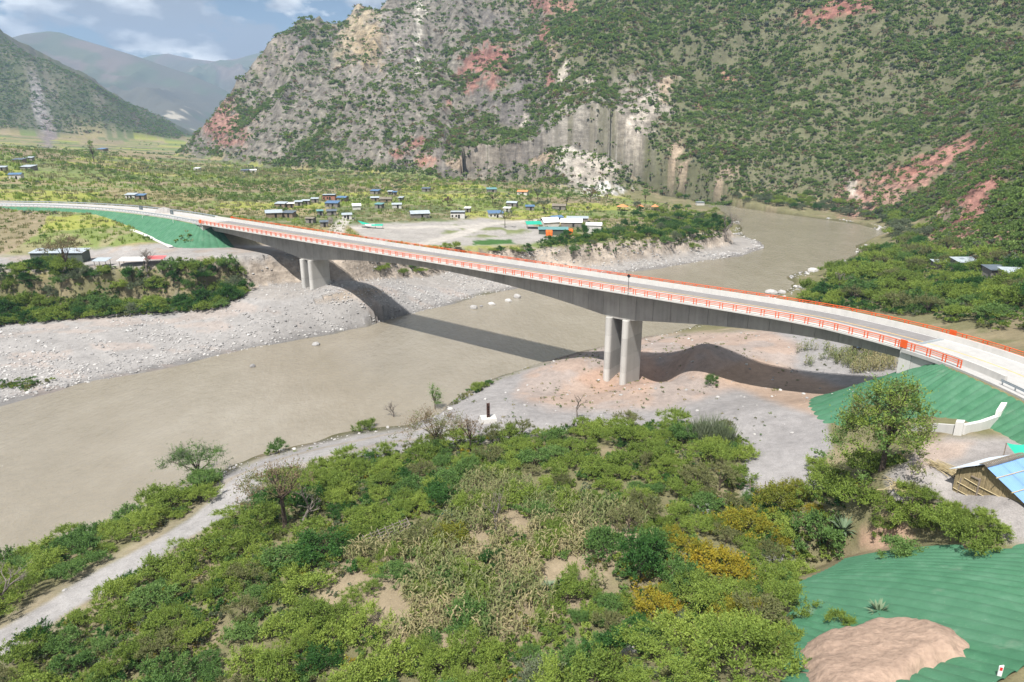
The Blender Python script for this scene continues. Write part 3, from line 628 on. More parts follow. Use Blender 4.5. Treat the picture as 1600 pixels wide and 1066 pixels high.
def pier(sp):
    base = min(h1(*road_pt(sp + ds, o)[:2]) for ds in (-2, 2) for o in (3, 8)) - .6
    for ds in (-1.9, 1.9):
        c = road_pt(sp + ds, WID / 2); rz = road_dir(sp + ds); m = MB(); prof = []
        hw, r = 3.5, .72
        for k in range(9): a = math.pi * k / 8; prof.append((r * math.cos(a), hw - r + r * math.sin(a)))
        for k in range(9): a = math.pi + math.pi * k / 8; prof.append((r * math.cos(a), -hw + r + r * math.sin(a)))
        n = len(prof); zt = D - depth_at(sp + ds) + .04
        # concrete lifts: a fine joint between each pour
        lifts = list(np.arange(base, zt - 2.2, 3.6)) + [zt]
        for li in range(len(lifts) - 1):
            z0, z1 = lifts[li], lifts[li + 1]; mm = MB()
            mm.add([(x, y, z0 + .012) for x, y in prof] + [(x, y, z1 - .012) for x, y in prof], [tuple(range(n))[::-1], tuple(range(n, 2 * n))] + [(k, (k + 1) % n, n + (k + 1) % n, n + k) for k in range(n)])
            mm.build('pier_wall', M['concrete_light'], bridge, loc=(c.x, c.y, 0), rot=(0, 0, rz))
pier(S_P1); pier(S_P2)
for sa, sg in ((S_A1, -1), (S_A2, 1)):
    m = MB(); V, F = ribbon(min(sa + sg * .15, sa + sg * 1.9), max(sa + sg * .15, sa + sg * 1.9), rect(.25, 11.15, D - 14, D - .45), 1.0); m.add(V, F).build('abutment_wall', M['concrete_light'], bridge)
    for o in (.3, 10.7):
        a, b = sorted((sa + sg * 1.95, sa + sg * 10)); V, F = ribbon(a, b, rect(o, o + .4, D - 9, D - .3), 1.0); MB().add(V, F).build('wing_wall', M['concrete_light'], bridge)
    MB().add(*ribbon(min(sa, sa + sg * .5), max(sa, sa + sg * .5), rect(RW0, RW1, D - .04, D + .03), .5)).build('expansion_joint', M['black'] if False else M['steel'], bridge)
    for o in (.05, 11.2):
        p = road_pt(sa + sg * .6, o, D + .15); MB().box(-.5, .5, -.06, .06, 0, 1.15).build('joint_panel', M['orange'], bridge, loc=p, rot=(0, 0, road_dir(sa)))
# approach roads
for nm, s0, s1 in (('approach_road', S_A2 + .5, SS[-1] - 1), ('approach_road', 2.0, S_A1 - .5)):
    o = sweep(nm, s0, s1, rect(-.2, 11.6, D - .5, D - .02), M['pave']); tag(o, kind='structure')
    for oo in (RW0 + .1, RW1 - .2): sweep('edge_line', s0, s1, rect(oo, oo + .12, D - .3, D - .012), M['white'], o)
    sweep('centre_line', s0, s1, rect(5.62, 5.78, D - .3, D - .012), M['yellow'], o)
def guard(s0, s1, off, label, mat=M['steel']):
    e = empty('guard_rail', (0, 0, 0), 0, label, 'guard rail')
    V, F = ribbon(s0, s1, [(off, D + .42), (off + .05, D + .50), (off, D + .58), (off + .05, D + .66), (off, D + .76), (off + .06, D + .76), (off + .1, D + .66), (off + .05, D + .58), (off + .1, D + .50), (off + .06, D + .42)], 1.0); MB().add(V, F).build('beam', mat, e)
    pm = MB().box(-.05, .05, -.06, .06, -.6, .72).mesh('post', mat)
    for s in np.arange(s0 + .2, s1, 2.0): link('post', pm, e, road_pt(s, off + .14, D), (0, 0, road_dir(s)))
guard(S_A2 + 15.5, S_A2 + 75, .35, 'steel guard rail along the curve above the green slope by the hut')
guard(8, S_A1 - 2.2, .35, 'long guard rail on the approach road above the green slope across the river')
guard(8, S_A1 - 10.5, 10.9, 'guard rail on the field side of the far approach road')
# green fabric strips on the embankment slopes
def mat_fabric():
    m = NT('green_geotextile', .75, .25); v = m.coord('Object'); oi = m.n('ShaderNodeObjectInfo').outputs['Random']
    a = m.noise(.5, 5, v, .65); b = m.noise(9, 3, v)
    c = m.ramp(a, [(.3, (.036, .128, .064)), (.52, (.056, .172, .090)), (.72, (.095, .215, .130))])
    c = m.mix(m.math('MULTIPLY', oi, .5), c, (.072, .175, .105)); c = m.mix(m.mapr(m.noise(.23, 5, v, .7), .6, .78, 0, .55), c, (.26, .31, .24))
    m.color(m.mix(m.mapr(b, .68, .74, 0, .35), c, (.4, .42, .36))); m.bump(m.math('ADD', a, b), .05, .6); return m.m
M['fabric'] = mat_fabric()
def emb_cover(name, rays, label, skip=None, dmax=34.0, d0=6.75, kvar=True, fold=0.0):
    e = empty(name, (0, 0, 0), 0, label, 'fabric cover')
    for i in range(len(rays) - 1):
        (pa, da), (pb, db) = rays[i], rays[i + 1]; nc, nrw = 5, 34
        D_ = np.linspace(d0, dmax, nrw); Vx = np.zeros((nrw, nc)); Vy = np.zeros((nrw, nc)); cc = np.linspace(0, 1, nc)
        for k, c in enumerate(cc):
            p = pa * (1 - c) + pb * c; d = da * (1 - c) + db * c; d = d / np.linalg.norm(d); Vx[:, k] = p[0] + d[0] * D_; Vy[:, k] = p[1] + d[1] * D_
        g = hfast(Vx, Vy); emb = DECK - .3 - np.maximum(D_ - WID / 2 - 1.0, 0)[:, None] / (emb_k(Vy) if kvar else 1.45)
        ok = (g < emb + 1.4).all(1); 
        if skip is not None: ok &= ~skip(Vx, Vy, g).any(1)
        rng = random.Random(i); last = nrw if ok.all() else int(np.argmin(ok)); last = min(nrw, max(0, last))
        if last < 3: continue
        bul = np.sin(np.pi * cc)[None, :] * .16 + np.linspace(.10, 0, nc)[None, :]
        Z = np.minimum(g, emb) + .10 + bul + (fold * (.5 + .5 * np.sin((i + cc) * .34 + 1.0))[None, :] * np.sin(np.pi * np.clip((D_ - d0) / max(D_[last - 1] - d0, 1), 0, 1))[:, None] if fold else 0) + .10 * (fbm(Vx / 1.5, Vy / 1.5, 2, 400) - .5)
        V = np.stack([Vx[:last].ravel(), Vy[:last].ravel(), Z[:last].ravel()], 1); idx = np.arange(last * nc).reshape(last, nc)
        F = np.stack([idx[:-1, :-1], idx[:-1, 1:], idx[1:, 1:], idx[1:, :-1]], -1).reshape(-1, 4)
        link('fabric_strip', np_mesh('fabric_strip', V, F, M['fabric'], True), e)
    return e
def rays_for(s_list, end=None, nfan=14, fwd=1):
    R_ = []
    for s in s_list: c = road_pt(s, WID / 2); f = road_pt(s, 0); R_.append((np.array(c[:2]), np.array(((f - c).normalized())[:2])))
    if end is not None:
        p, d = R_[end]; n = np.array((d[1], -d[0])) * fwd; fan = [(p, d * math.cos(a) + n * math.sin(a)) for a in np.linspace(0, math.pi * .5, nfan)]
        R_ = (R_ + fan[1:]) if end == -1 else (fan[::-1][:-1] + R_)
    return R_
emb_cover('embankment_cover', rays_for(list(np.arange(60, S_A1 - 7.8, 1.5)) + [S_A1 - 7.6], -1, 12, -1), 'green fabric strips covering the far embankment below the approach road', kvar=False)
def skip_soil(X, Y, Z):
    u, v, d = proj(X.ravel(), Y.ravel(), Z.ravel())
    poly = [(1235, 1015), (1290, 985), (1400, 966), (1500, 980), (1537, 1008), (1530, 1045), (1440, 1050), (1400, 1110), (1230, 1110)]
    return (sdist(poly, u, v) > 0).reshape(X.shape)
emb_cover('embankment_cover', rays_for([S_A2 + 10.2] + list(np.arange(S_A2 + 11, S_A2 + 38, 1.3)), 0, 16, 1), 'green fabric strips on the slope beside the abutment and the reed hut')
emb_cover('embankment_cover', rays_for(list(np.arange(S_A2 + 38, s_near(18.5, 25.5), 1.3))), 'green fabric strips with a fold on the slope below the white marker post', skip=lambda X, Y, Z: X < 17 + (Y - 35) * .45, fold=1.0, dmax=27.0)
# ------------------------------------------------------------------ plants: materials and prototypes
def leaf_mat(name, lo, mid, hi, trans=.36):
    m = NT(name, .6, .2); oi = m.n('ShaderNodeObjectInfo').outputs['Random']; tn = m.n('ShaderNodeAttribute', attribute_name='Tint').outputs['Fac']
    f = m.math('ADD', m.math('MULTIPLY', oi, .5), m.math('MULTIPLY', tn, .5)); c = m.ramp(f, [(.12, lo), (.5, mid), (.9, hi)])
    m.color(c); tr = m.n('ShaderNodeBsdfTranslucent'); m.l(c, tr.inputs['Color']); mx = m.n('ShaderNodeMixShader'); mx.inputs[0].default_value = trans
    m.l(m.p.outputs[0], mx.inputs[1]); m.l(tr.outputs[0], mx.inputs[2]); m.l(mx.outputs[0], m.out.inputs['Surface']); return m.m
LM = dict(
    acacia=leaf_mat('acacia_leaf', (0.139, 0.205, 0.039), (0.213, 0.297, 0.054), (0.320, 0.403, 0.077)),
    green=leaf_mat('green_leaf', (0.082, 0.167, 0.041), (0.126, 0.227, 0.058), (0.191, 0.299, 0.082)),
    dark=leaf_mat('dark_leaf', (0.035, 0.101, 0.022), (0.055, 0.142, 0.030), (0.085, 0.190, 0.040)),
    olive=leaf_mat('olive_leaf', (0.134, 0.148, 0.056), (0.183, 0.196, 0.075), (0.231, 0.237, 0.100)),
    yellow=leaf_mat('yellow_flower', (0.158, 0.194, 0.030), (0.275, 0.259, 0.030), (0.423, 0.313, 0.030)),
    grey=leaf_mat('grey_leaf', (0.119, 0.150, 0.081), (0.163, 0.200, 0.112), (0.206, 0.237, 0.144)),
    brown=leaf_mat('brown_leaf', (0.188, 0.140, 0.083), (0.244, 0.181, 0.110), (0.300, 0.219, 0.131)),
    hill=leaf_mat('hill_leaf', (0.116, 0.194, 0.047), (0.171, 0.263, 0.067), (0.245, 0.339, 0.095), .35),
    hillgrey=leaf_mat('hill_grey_leaf', (0.132, 0.163, 0.105), (0.171, 0.200, 0.131), (0.220, 0.244, 0.171), .35),
    corn=leaf_mat('maize_leaf', (0.149, 0.196, 0.063), (0.270, 0.270, 0.121), (0.414, 0.345, 0.190)),
    agave=leaf_mat('agave_leaf', (.12, .18, .10), (.16, .22, .13), (.2, .26, .16), .1))
M['bark'] = simple('bark', (.085, .065, .050), .95, .35, 4.0, .1)
M['bark_grey'] = simple('grey_bark', (.20, .175, .15), .95, .3, 4.0, .1)
def crown_mesh(name, seed, R, Hh, ncl, nleaf, leaf, mat, style='dome', gap=1.0, low=.25):
    rng = np.random.default_rng(seed); cl = []
    for i in range(ncl):
        a = rng.uniform(0, 2 * np.pi); r = R * math.sqrt(rng.uniform(0, 1)) * .86
        r *= 1 + .38 * math.sin(a * 2 + seed) * math.sin(a * 3 + seed * 1.7)
        if style == 'umbrella': z = Hh * (.62 + .30 * (1 - (r / R) ** 2) * rng.uniform(.4, 1) - .10 * rng.uniform(0, 1)); cr = R * rng.uniform(.10, .24); fl = .55
        elif style == 'upright':
            r *= .6; z = Hh * rng.uniform(.25, .9); cr = R * rng.uniform(.3, .5); fl = 1.2
        else: z = Hh * (low + (.82 - low) * math.sqrt(max(0, 1 - (r / R) ** 2)) * rng.uniform(.45, 1.12)); cr = R * rng.uniform(.11, .27); fl = .9
        cl.append((r * math.cos(a), r * math.sin(a), z, cr, fl, rng.uniform(0, 1)))
    cl = np.array(cl); wts = cl[:, 3] ** 2; idx = rng.choice(ncl, nleaf, p=wts / wts.sum())
    d = rng.normal(size=(nleaf, 3)); d /= np.linalg.norm(d, axis=1)[:, None]; d[:, 2] = np.where(d[:, 2] < -.25, -d[:, 2] * .8, d[:, 2])
    rad = cl[idx, 3] * np.abs(rng.normal(.55, .5, nleaf))
    P = cl[idx, :3] + d * rad[:, None] * np.stack([np.ones(nleaf), np.ones(nleaf), cl[idx, 4]], 1)
    # leafy twigs that break the outline
    nt = ncl * 2; ti = rng.integers(0, ncl, nt); td = cl[ti, :3] * np.array((.5, .5, .25)) / R + rng.normal(size=(nt, 3)) * .45 + np.array((0, 0, .55)); td /= np.linalg.norm(td, axis=1)[:, None]; tl = R * rng.uniform(.15, .42, nt)
    k = rng.uniform(size=nleaf) < .3; w = rng.integers(0, nt, k.sum()); P[k] = cl[ti[w], :3] + td[w] * (tl[w] * rng.uniform(.1, 1, k.sum()))[:, None] + rng.normal(0, R * .022, (k.sum(), 3)); d[k] = td[w]
    P[:, 2] = np.maximum(P[:, 2], .05)
    nrm = d * .55 + np.array((0, 0, .65)) + rng.normal(size=(nleaf, 3)) * .55; nrm /= np.linalg.norm(nrm, axis=1)[:, None]
    t = d * .9 + np.array((0, 0, .35)) + rng.normal(size=(nleaf, 3)) * .6; t /= np.linalg.norm(t, axis=1)[:, None]; b = np.cross(nrm, t); b /= np.linalg.norm(b, axis=1)[:, None] + 1e-6
    s = leaf * rng.uniform(.6, 1.35, nleaf)[:, None]
    V = np.stack([P - t * s * .8, P - b * s * .5 + t * s * .1, P + t * s * 1.35, P + b * s * .5 + t * s * .1], 1).reshape(-1, 3)
    me = np_mesh(name, V, np.arange(nleaf * 4).reshape(-1, 4), mat)
    a = me.attributes.new('Tint', 'FLOAT', 'POINT'); a.data.foreach_set('value', np.repeat(np.clip(cl[idx, 5] * .75 + rng.uniform(-.25, .5, nleaf), 0, 1), 4).astype(np.float32))
    return me, cl
def trunk_mesh(name, seed, cl, r0, mat, fork=.35, nmax=9, lean=(0, 0)):
    rng = np.random.default_rng(seed); m = MB(); top = cl[np.argsort(-cl[:, 2])][:nmax]
    f = np.array((lean[0], lean[1], fork * cl[:, 2].max()))
    m.tube([(0, 0, -.35), (f[0] * .4, f[1] * .4, f[2] * .5), tuple(f)], [r0 * 1.25, r0, r0 * .8], 7)
    for c in top:
        e = c[:3]; mid = f * .5 + e * .5 + rng.normal(size=3) * .12 * np.linalg.norm(e - f); m.tube([tuple(f * .96), tuple(mid), tuple(e)], [r0 * .6, r0 * .36, r0 * .13], 5)
        for _ in range(2):
            q = e + rng.normal(size=3) * c[3] * .8; m.tube([tuple(mid), tuple(q)], [r0 * .2, r0 * .06], 4)
    return m.mesh(name, mat)
def bare_mesh(name, seed, Hh, R, r0, mat, levels=4, lean=(0, 0)):
    rng = random.Random(seed); m = MB()
    def grow(p, d, L, r, lv):
        q = p + d * L * .5 + Vector((rng.uniform(-1, 1), rng.uniform(-1, 1), rng.uniform(-.3, .6))) * L * .10; e = p + d * L + Vector((rng.uniform(-1, 1), rng.uniform(-1, 1), rng.uniform(-.2, .4))) * L * .12
        m.tube([p, q, e], [r, r * .8, r * .62], 6 if lv > 2 else 4 if lv > 0 else 3, False)
        if lv == 0: return
        for k in range(rng.choice((2, 3, 3, 4))):
            a = rng.uniform(0, 6.28); sp = rng.uniform(.35, .95) * R; nd = (d + Vector((math.cos(a) * sp, math.sin(a) * sp, rng.uniform(-.15, .35)))).normalized(); grow(q.lerp(e, rng.uniform(.3, 1)), nd, L * rng.uniform(.55, .8), r * .55, lv - 1)
    grow(Vector((0, 0, -.3)), Vector((lean[0], lean[1], 1)).normalized(), Hh * .38, r0, levels)
    return m.mesh(name, mat)
PROTO = {}
def proto(kind, n, R, Hh, ncl, nleaf, leaf, mat, style='dome', trunk=.09, low=.25, bark='bark'):
    for i in range(n):
        sd = sum(map(ord, kind)) * 7 + i * 31
        cm, cl = crown_mesh('crown', sd, R, Hh * (1 + .12 * (i - n / 2)), ncl, nleaf, leaf, LM[mat], style, low=low)
        PROTO.setdefault(kind, []).append((cm, trunk_mesh('trunk', sd, cl, trunk, M[bark]), R))
proto('acacia', 4, 3.0, 3.3, 46, 7600, .088, 'acacia', 'umbrella', .11)
proto('bush', 3, 2.2, 2.4, 34, 6000, .082, 'green', 'dome', .06, .15)
proto('dark', 3, 2.4, 3.0, 34, 6400, .085, 'dark', 'dome', .08, .15)
proto('low', 3, 2.4, 2.2, 40, 6400, .082, 'acacia', 'dome', .06, .12)
proto('olive', 3, 2.6, 3.2, 34, 3800, .085, 'olive', 'umbrella', .10)
proto('yellow', 2, 2.3, 1.9, 40, 6000, .075, 'yellow', 'dome', .05, .12)
proto('grey', 2, 2.4, 2.8, 34, 4600, .09, 'grey', 'dome', .07, .15)
proto('tree', 2, 4.0, 6.2, 50, 9000, .11, 'green', 'dome', .20, .38)
def place(kind, i, x, y, size, name, label, cat, group=None, sz=1.0, rz=None, z=None):
    cm, tm, R = PROTO[kind][i % len(PROTO[kind])]; k = size / R
    e = empty(name, (x, y, (h1(x, y) if z is None else z) - .05), (x * 7.3 + y * 3.1) % 6.28 if rz is None else rz, label, cat, group); e.scale = (k * (1 + .18 * math.sin(x * 5 + y)), k * (1 - .18 * math.sin(x * 5 + y)), k * sz)
    link('crown', cm, e); link('trunk', tm, e); return e
# instanced ground cover: one object each
def scatter(name, P, protos, idx, scale, label, cat, seed=0, tilt=0.0):
    n = len(P); rng = np.random.default_rng(seed)
    me = bpy.data.meshes.new(name); me.vertices.add(n); me.vertices.foreach_set('co', np.asarray(P, np.float32).ravel()); me.update()
    a = me.attributes.new('inst_scale', 'FLOAT_VECTOR', 'POINT'); S = np.asarray(scale, np.float32)
    if S.ndim == 1: S = np.stack([S, S, S * rng.uniform(.8, 1.25, n)], 1)
    a.data.foreach_set('vector', S.astype(np.float32).ravel())
    a = me.attributes.new('inst_rot', 'FLOAT_VECTOR', 'POINT'); a.data.foreach_set('vector', np.stack([rng.normal(0, tilt, n), rng.normal(0, tilt, n), rng.uniform(0, 6.28, n)], 1).astype(np.float32).ravel())
    a = me.attributes.new('inst_idx', 'INT', 'POINT'); a.data.foreach_set('value', np.asarray(idx, np.int32))
    o = link(name, me); tag(o, label, cat, kind='stuff')
    ng = bpy.data.node_groups.new(name + '_nodes', 'GeometryNodeTree'); ng.interface.new_socket('Geometry', in_out='INPUT', socket_type='NodeSocketGeometry'); ng.interface.new_socket('Geometry', in_out='OUTPUT', socket_type='NodeSocketGeometry')
    gi = ng.nodes.new('NodeGroupInput'); go = ng.nodes.new('NodeGroupOutput'); ip = ng.nodes.new('GeometryNodeInstanceOnPoints'); jn = ng.nodes.new('GeometryNodeJoinGeometry')
    objs = []
    for k, pm in enumerate(protos):
        po = bpy.data.objects.new(name + '_piece', pm); objs.append(po)
    for po in objs[::-1]:
        oi = ng.nodes.new('GeometryNodeObjectInfo'); oi.inputs['Object'].default_value = po; oi.inputs['As Instance'].default_value = True; ng.links.new(oi.outputs['Geometry'], jn.inputs[0])
    ng.links.new(gi.outputs[0], ip.inputs['Points']); ng.links.new(jn.outputs[0], ip.inputs['Instance']); ip.inputs['Pick Instance'].default_value = True
    def attr(nm, ty, sock):
        q = ng.nodes.new('GeometryNodeInputNamedAttribute'); q.data_type = ty; q.inputs['Name'].default_value = nm
        out = [s_ for s_ in q.outputs if s_.enabled and s_.name == 'Attribute'][0]; ng.links.new(out, ip.inputs[sock])
    attr('inst_scale', 'FLOAT_VECTOR', 'Scale'); attr('inst_idx', 'INT', 'Instance Index')
    q = ng.nodes.new('GeometryNodeInputNamedAttribute'); q.data_type = 'FLOAT_VECTOR'; q.inputs['Name'].default_value = 'inst_rot'; er = ng.nodes.new('FunctionNodeEulerToRotation')
    ng.links.new([s_ for s_ in q.outputs if s_.enabled and s_.name == 'Attribute'][0], er.inputs[0]); ng.links.new(er.outputs[0], ip.inputs['Rotation'])
    ng.links.new(ip.outputs[0], go.inputs[0]); md = o.modifiers.new('scatter', 'NODES'); md.node_group = ng; return o

def masks(X, Y):
    Z = hfast(X, Y); u, v, d = proj(X, Y, Z)
    m = dict(Z=Z, u=u, v=v, d=d, rd=sdist(RIVER, X, Y), terr=sdist(TERR, X, Y), mt=sdist(MOUNT, X, Y), road=pdist(CEN[::4], X, Y), track=pdist(TRACK, X, Y))
    s_ = np.clip(m['road'] - WID / 2 - 1, 0, 99); m['emb'] = (m['road'] < 34) & (np.abs(Z - (DECK - .3 - s_ / np.where(u < 800, 1.45, emb_k(Y)))) < .5) & ((u < 360) | (u > 1250))
    return m
def inz(poly, u, v, grow=0.0): return sdist(poly, u, v) > -grow
SOIL = [(1235, 1010), (1290, 985), (1400, 968), (1500, 985), (1535, 1010), (1530, 1040), (1460, 1066), (1400, 1120), (1200, 1120), (1215, 1040)]
def near_ok(X, Y):
    """where the near-side scrub grows"""
    m = masks(X, Y); u, v = m['u'], m['v']
    ok = (m['rd'] < -1.5) & (m['track'] > 4.0) & ~inz([(330, 780), (345, 735), (560, 670), (700, 630), (720, 690), (640, 700), (560, 715), (470, 735), (410, 755), (385, 790)], u, v) & ~inz(GRAVEL_NEAR, u, v, -4) & ~inz(YARD, u, v, 3) & ~m['emb'] & (m['road'] > 7.5) & ~inz([(1280, 600), (1640, 600), (1640, 700), (1450, 705), (1300, 735), (1280, 700)], u, v) & ~inz(SOIL, u, v, 6)
    ok &= ~inz([(1460, 1040), (1640, 1040), (1640, 1200), (1460, 1200)], u, v)
    return ok, m
rng = np.random.default_rng(11)
# hand-placed plants of the near side: pixel of the foot, crown width in pixels, kind
HAND = [  # u, v, width, kind, label
    (505, 872, 90, 'dark', 'dense dark green round bush beside the broken trellis frame'),
    (765, 890, 56, 'dark', 'dark green round bush alone among the maize'),
    (1000, 905, 110, 'dark', 'dark green feathery bush at the edge of the dry maize field'),
    (1060, 915, 90, 'bush', 'bright green bush leaning against the dark feathery bush'),
    (1100, 800, 60, 'bush', 'bright green bush beside the white rimmed tub'),
    (705, 850, 70, 'yellow', 'yellow flowering shrub near the blue plastic sheet'),
    (1135, 905, 110, 'yellow', 'large golden flowering shrub between the maize and the green slope'),
    (1165, 835, 90, 'yellow', 'golden flowering shrub uphill of the large golden one'),
    (1085, 868, 70, 'yellow', 'golden shrub between the tub and the large golden shrub'), (1215, 795, 80, 'yellow', 'yellow shrub below the end of the stick fence'), (1245, 775, 60, 'yellow', 'small yellow shrub under the big tree bushes'), (1050, 845, 50, 'yellow', 'small golden shrub at the edge of the maize'),
    (1210, 830, 70, 'low', 'yellow green shrub behind the golden flowering shrubs'),
    (1025, 965, 90, 'yellow', 'small golden shrub below the dark feathery bush'),
    (1150, 1055, 150, 'acacia', 'broad acacia with dark shaded twigs beside the bare soil heap'),
    (1090, 1010, 120, 'low', 'olive green shrub left of the broad acacia by the soil heap'),
    (1110, 960, 100, 'acacia', 'acacia shrub below the large golden flowering shrub'),
    (1280, 850, 90, 'bush', 'green bush beside the long leaved agave'),
    (1345, 790, 100, 'low', 'olive green shrub at the foot of the big tree by the abutment slope'),
    (1430, 820, 80, 'low', 'shrub growing in front of the reed hut'), (1490, 838, 90, 'acacia', 'acacia shrub between the reed hut and the green slope'), (1410, 870, 70, 'bush', 'small green bush hanging over the folded green slope'),
    (1315, 978, 50, 'low', 'shrub on the bank above the soil heap'), (1225, 960, 80, 'acacia', 'acacia at the lower end of the folded green slope'),
    (570, 672, 40, 'low', 'small olive bush on the river edge below the leaning bare tree'),
    (1110, 600, 30, 'bush', 'lone green bush on the gravel in the bridge shadow'),
    (1270, 1045, 30, 'bush', 'small green plant on the soil heap'), (1300, 1060, 40, 'low', 'yellowish low shrub on the soil heap'), (1415, 1050, 50, 'low', 'sparse yellow green shrub on top of the soil heap')]
taken = []
hp = hit_many([(h_[0], h_[1]) for h_ in HAND])
for (u, v, w, kind, lab), p in zip(HAND, hp):
    d = float(proj(p[0], p[1], p[2])[2]); R_ = w / 2 * d / FPX; place(kind, len(taken), p[0], p[1], R_, {'yellow': 'flowering_shrub', 'acacia': 'acacia_shrub'}.get(kind, 'bush'), lab, 'shrub'); taken.append((p[0], p[1], R_))
def dart(n, xr, yr, okf, rfun, maxn, pre=(), seed=3, pack=.8):
    rg = np.random.default_rng(seed); X = rg.uniform(*xr, n); Y = rg.uniform(*yr, n); ok, m = okf(X, Y); keep = np.nonzero(ok)[0]
    # try the ones nearest the camera and largest first only by chance order
    out = [(p[0], p[1], p[2], -1) for p in pre]; arr = np.array([(p[0], p[1], p[2]) for p in pre]) if pre else np.zeros((0, 3)); res = []
    for i in keep:
        R_ = rfun(X[i], Y[i], rg)
        if len(arr):
            if (np.hypot(arr[:, 0] - X[i], arr[:, 1] - Y[i]) < pack * (arr[:, 2] + R_) * .9).any(): continue
        arr = np.vstack([arr, (X[i], Y[i], R_)]); res.append((X[i], Y[i], R_, m['u'][i], m['v'][i]))
        if len(res) >= maxn: break
    return res
def corn_or(m): return np.any([inz(c, m['u'], m['v'], 0) for c in CORN], axis=0)
def ok_big(X, Y):
    ok, m = near_ok(X, Y); infr = (m['u'] > -60) & (m['u'] < 1660) & (m['v'] < 1130) & (m['v'] > 600)
    return ok & infr & (~corn_or(m) | (fbm(X / 5, Y / 5, 2, 777) > .60)) & (m['Z'] < 22) & (Y < 135), m
big = dart(9000, (-95, 70), (36, 135), ok_big, lambda x, y, r: r.uniform(1.0, 2.5), 420, taken, 5, .66)
KINDS = {'acacia': ('acacia_shrub', 'flat topped green acacia shrub'), 'bush': ('green_bush', 'rounded bright green bush'), 'low': ('spreading_bush', 'low yellow green spreading bush'), 'dark': ('dark_bush', 'dense dark green bush'), 'olive': ('olive_bush', 'thin olive brown bush'), 'yellow': ('flowering_shrub', 'yellow flowering shrub'), 'grey': ('grey_bush', 'grey green bush')}
MARKS = [((310, 750), 'by the windswept tree'), ((440, 815), 'around the tall forked tree'), ((620, 655), 'by the leaning bare tree'), ((763, 660), 'near the rusty marker post'), ((900, 650), 'around the leafless tree on the gravel'), ((1150, 690), 'at the gravel wash'), ((1380, 700), 'by the big abutment tree'),
         ((1540, 780), 'below the reed hut'), ((1315, 825), 'by the long leaved agave'), ((1230, 880), 'at the tip of the folded green slope'), ((1370, 960), 'around the small agave'), ((605, 845), 'around the broken trellis'), ((700, 805), 'by the blue plastic sheet'), ((770, 830), 'by the thin bare tree'), ((1100, 800), 'near the white rimmed tub'), ((1200, 760), 'along the stick fence'),
         ((20, 930), 'by the dead grey tree'), ((130, 860), 'on the river side of the dirt track'), ((160, 960), 'uphill of the dirt track'), ((330, 870), 'where the dirt track climbs'), ((450, 960), 'below the bare maize corner'), ((300, 1040), 'on the lower hillside scrub'), ((620, 1040), 'below the maize field'), ((870, 1040), 'by the pale rock patch'), ((560, 740), 'beside the pale track bend'), ((720, 720), 'above the maize clearing'), ((960, 740), 'between the maize and the gravel'), ((1080, 740), 'beside the tall grey reeds'), ((840, 900), 'inside the maize field'), ((1180, 1040), 'beside the soil heap'), ((500, 800), 'between the forked tree and the trellis'), ((960, 980), 'by the dry maize edge'), ((230, 800), 'on the strip above the water')]
_mk = hit_many([q[0] for q in MARKS])
def region(u, v, x, y):
    if u < 420 and v < 1000 - u * .62: z_ = 'strip'
    elif u > 1150: z_ = 'rise'
    elif v > 900: z_ = 'hill'
    elif u < 700: z_ = 'mid'
    else: z_ = 'gravel'
    return z_, MARKS[int(np.argmin(np.hypot(_mk[:, 0] - x, _mk[:, 1] - y)))][1]
allbig = list(taken)
for i, (x, y, R_, u, v) in enumerate(big):
    t = rng.uniform(); reg, mk_ = region(u, v, x, y)
    if 'strip' in reg: kind = 'acacia' if t < .55 else 'low' if t < .75 else 'bush'
    elif 'rise' in reg: kind = 'low' if t < .4 else 'acacia' if t < .6 else 'olive' if t < .75 else 'bush' if t < .92 else 'yellow'
    elif 'gravel' in reg: kind = 'acacia' if t < .45 else 'olive' if t < .6 else 'low' if t < .8 else 'bush'
    else: kind = 'acacia' if t < .34 else 'low' if t < .58 else 'bush' if t < .78 else 'dark' if t < .86 else 'olive' if t < .94 else 'grey'
    nm, lb = KINDS[kind]; lb = ('large ' if R_ > 2.0 else 'small ' if R_ < 1.5 else 'medium ') + lb + ' ' + mk_; place(kind, i, x, y, R_ * 1.12, nm, lb, 'shrub', lb, sz=rng.uniform(.8, 1.15)); allbig.append((x, y, R_))
# low understorey
def small_proto(kind, seed, R, H_, ncl, nl, leaf, mat, style='dome', low=.15): return crown_mesh('piece', seed, R, H_, ncl, nl, leaf, LM[mat], style, low=low)[0]
US = [small_proto('u', 61, .8, .9, 9, 800, .07, 'acacia'), small_proto('u', 62, .7, 1.0, 8, 760, .07, 'green'), small_proto('u', 63, .8, .7, 9, 640, .07, 'olive'), small_proto('u', 64, .6, .8, 7, 560, .07, 'grey'), small_proto('u', 65, .7, .7, 7, 600, .065, 'yellow'), small_proto('u', 66, .8, 1.0, 9, 760, .07, 'dark')]
N = 27000; X = rng.uniform(-110, 75, N); Y = rng.uniform(0, 140, N); ok, m = near_ok(X, Y); cz = corn_or(m)
ok &= (~cz | (rng.uniform(size=N) < .30)) & (fbm(X / 7, Y / 7, 3, 501) > .36) & (m['Z'] < 22.5)
P = np.stack([X, Y, m['Z'] - .05], 1)[ok]; n = len(P); t = rng.uniform(size=n)
idx = np.select([t < .36, t < .58, t < .74, t < .86, t < .92], [0, 1, 2, 3, 4], 5)
scatter('undergrowth', P, US, idx, rng.uniform(.5, 1.35, n), 'low tangled undergrowth filling the gaps between the bushes', 'undergrowth', 21)
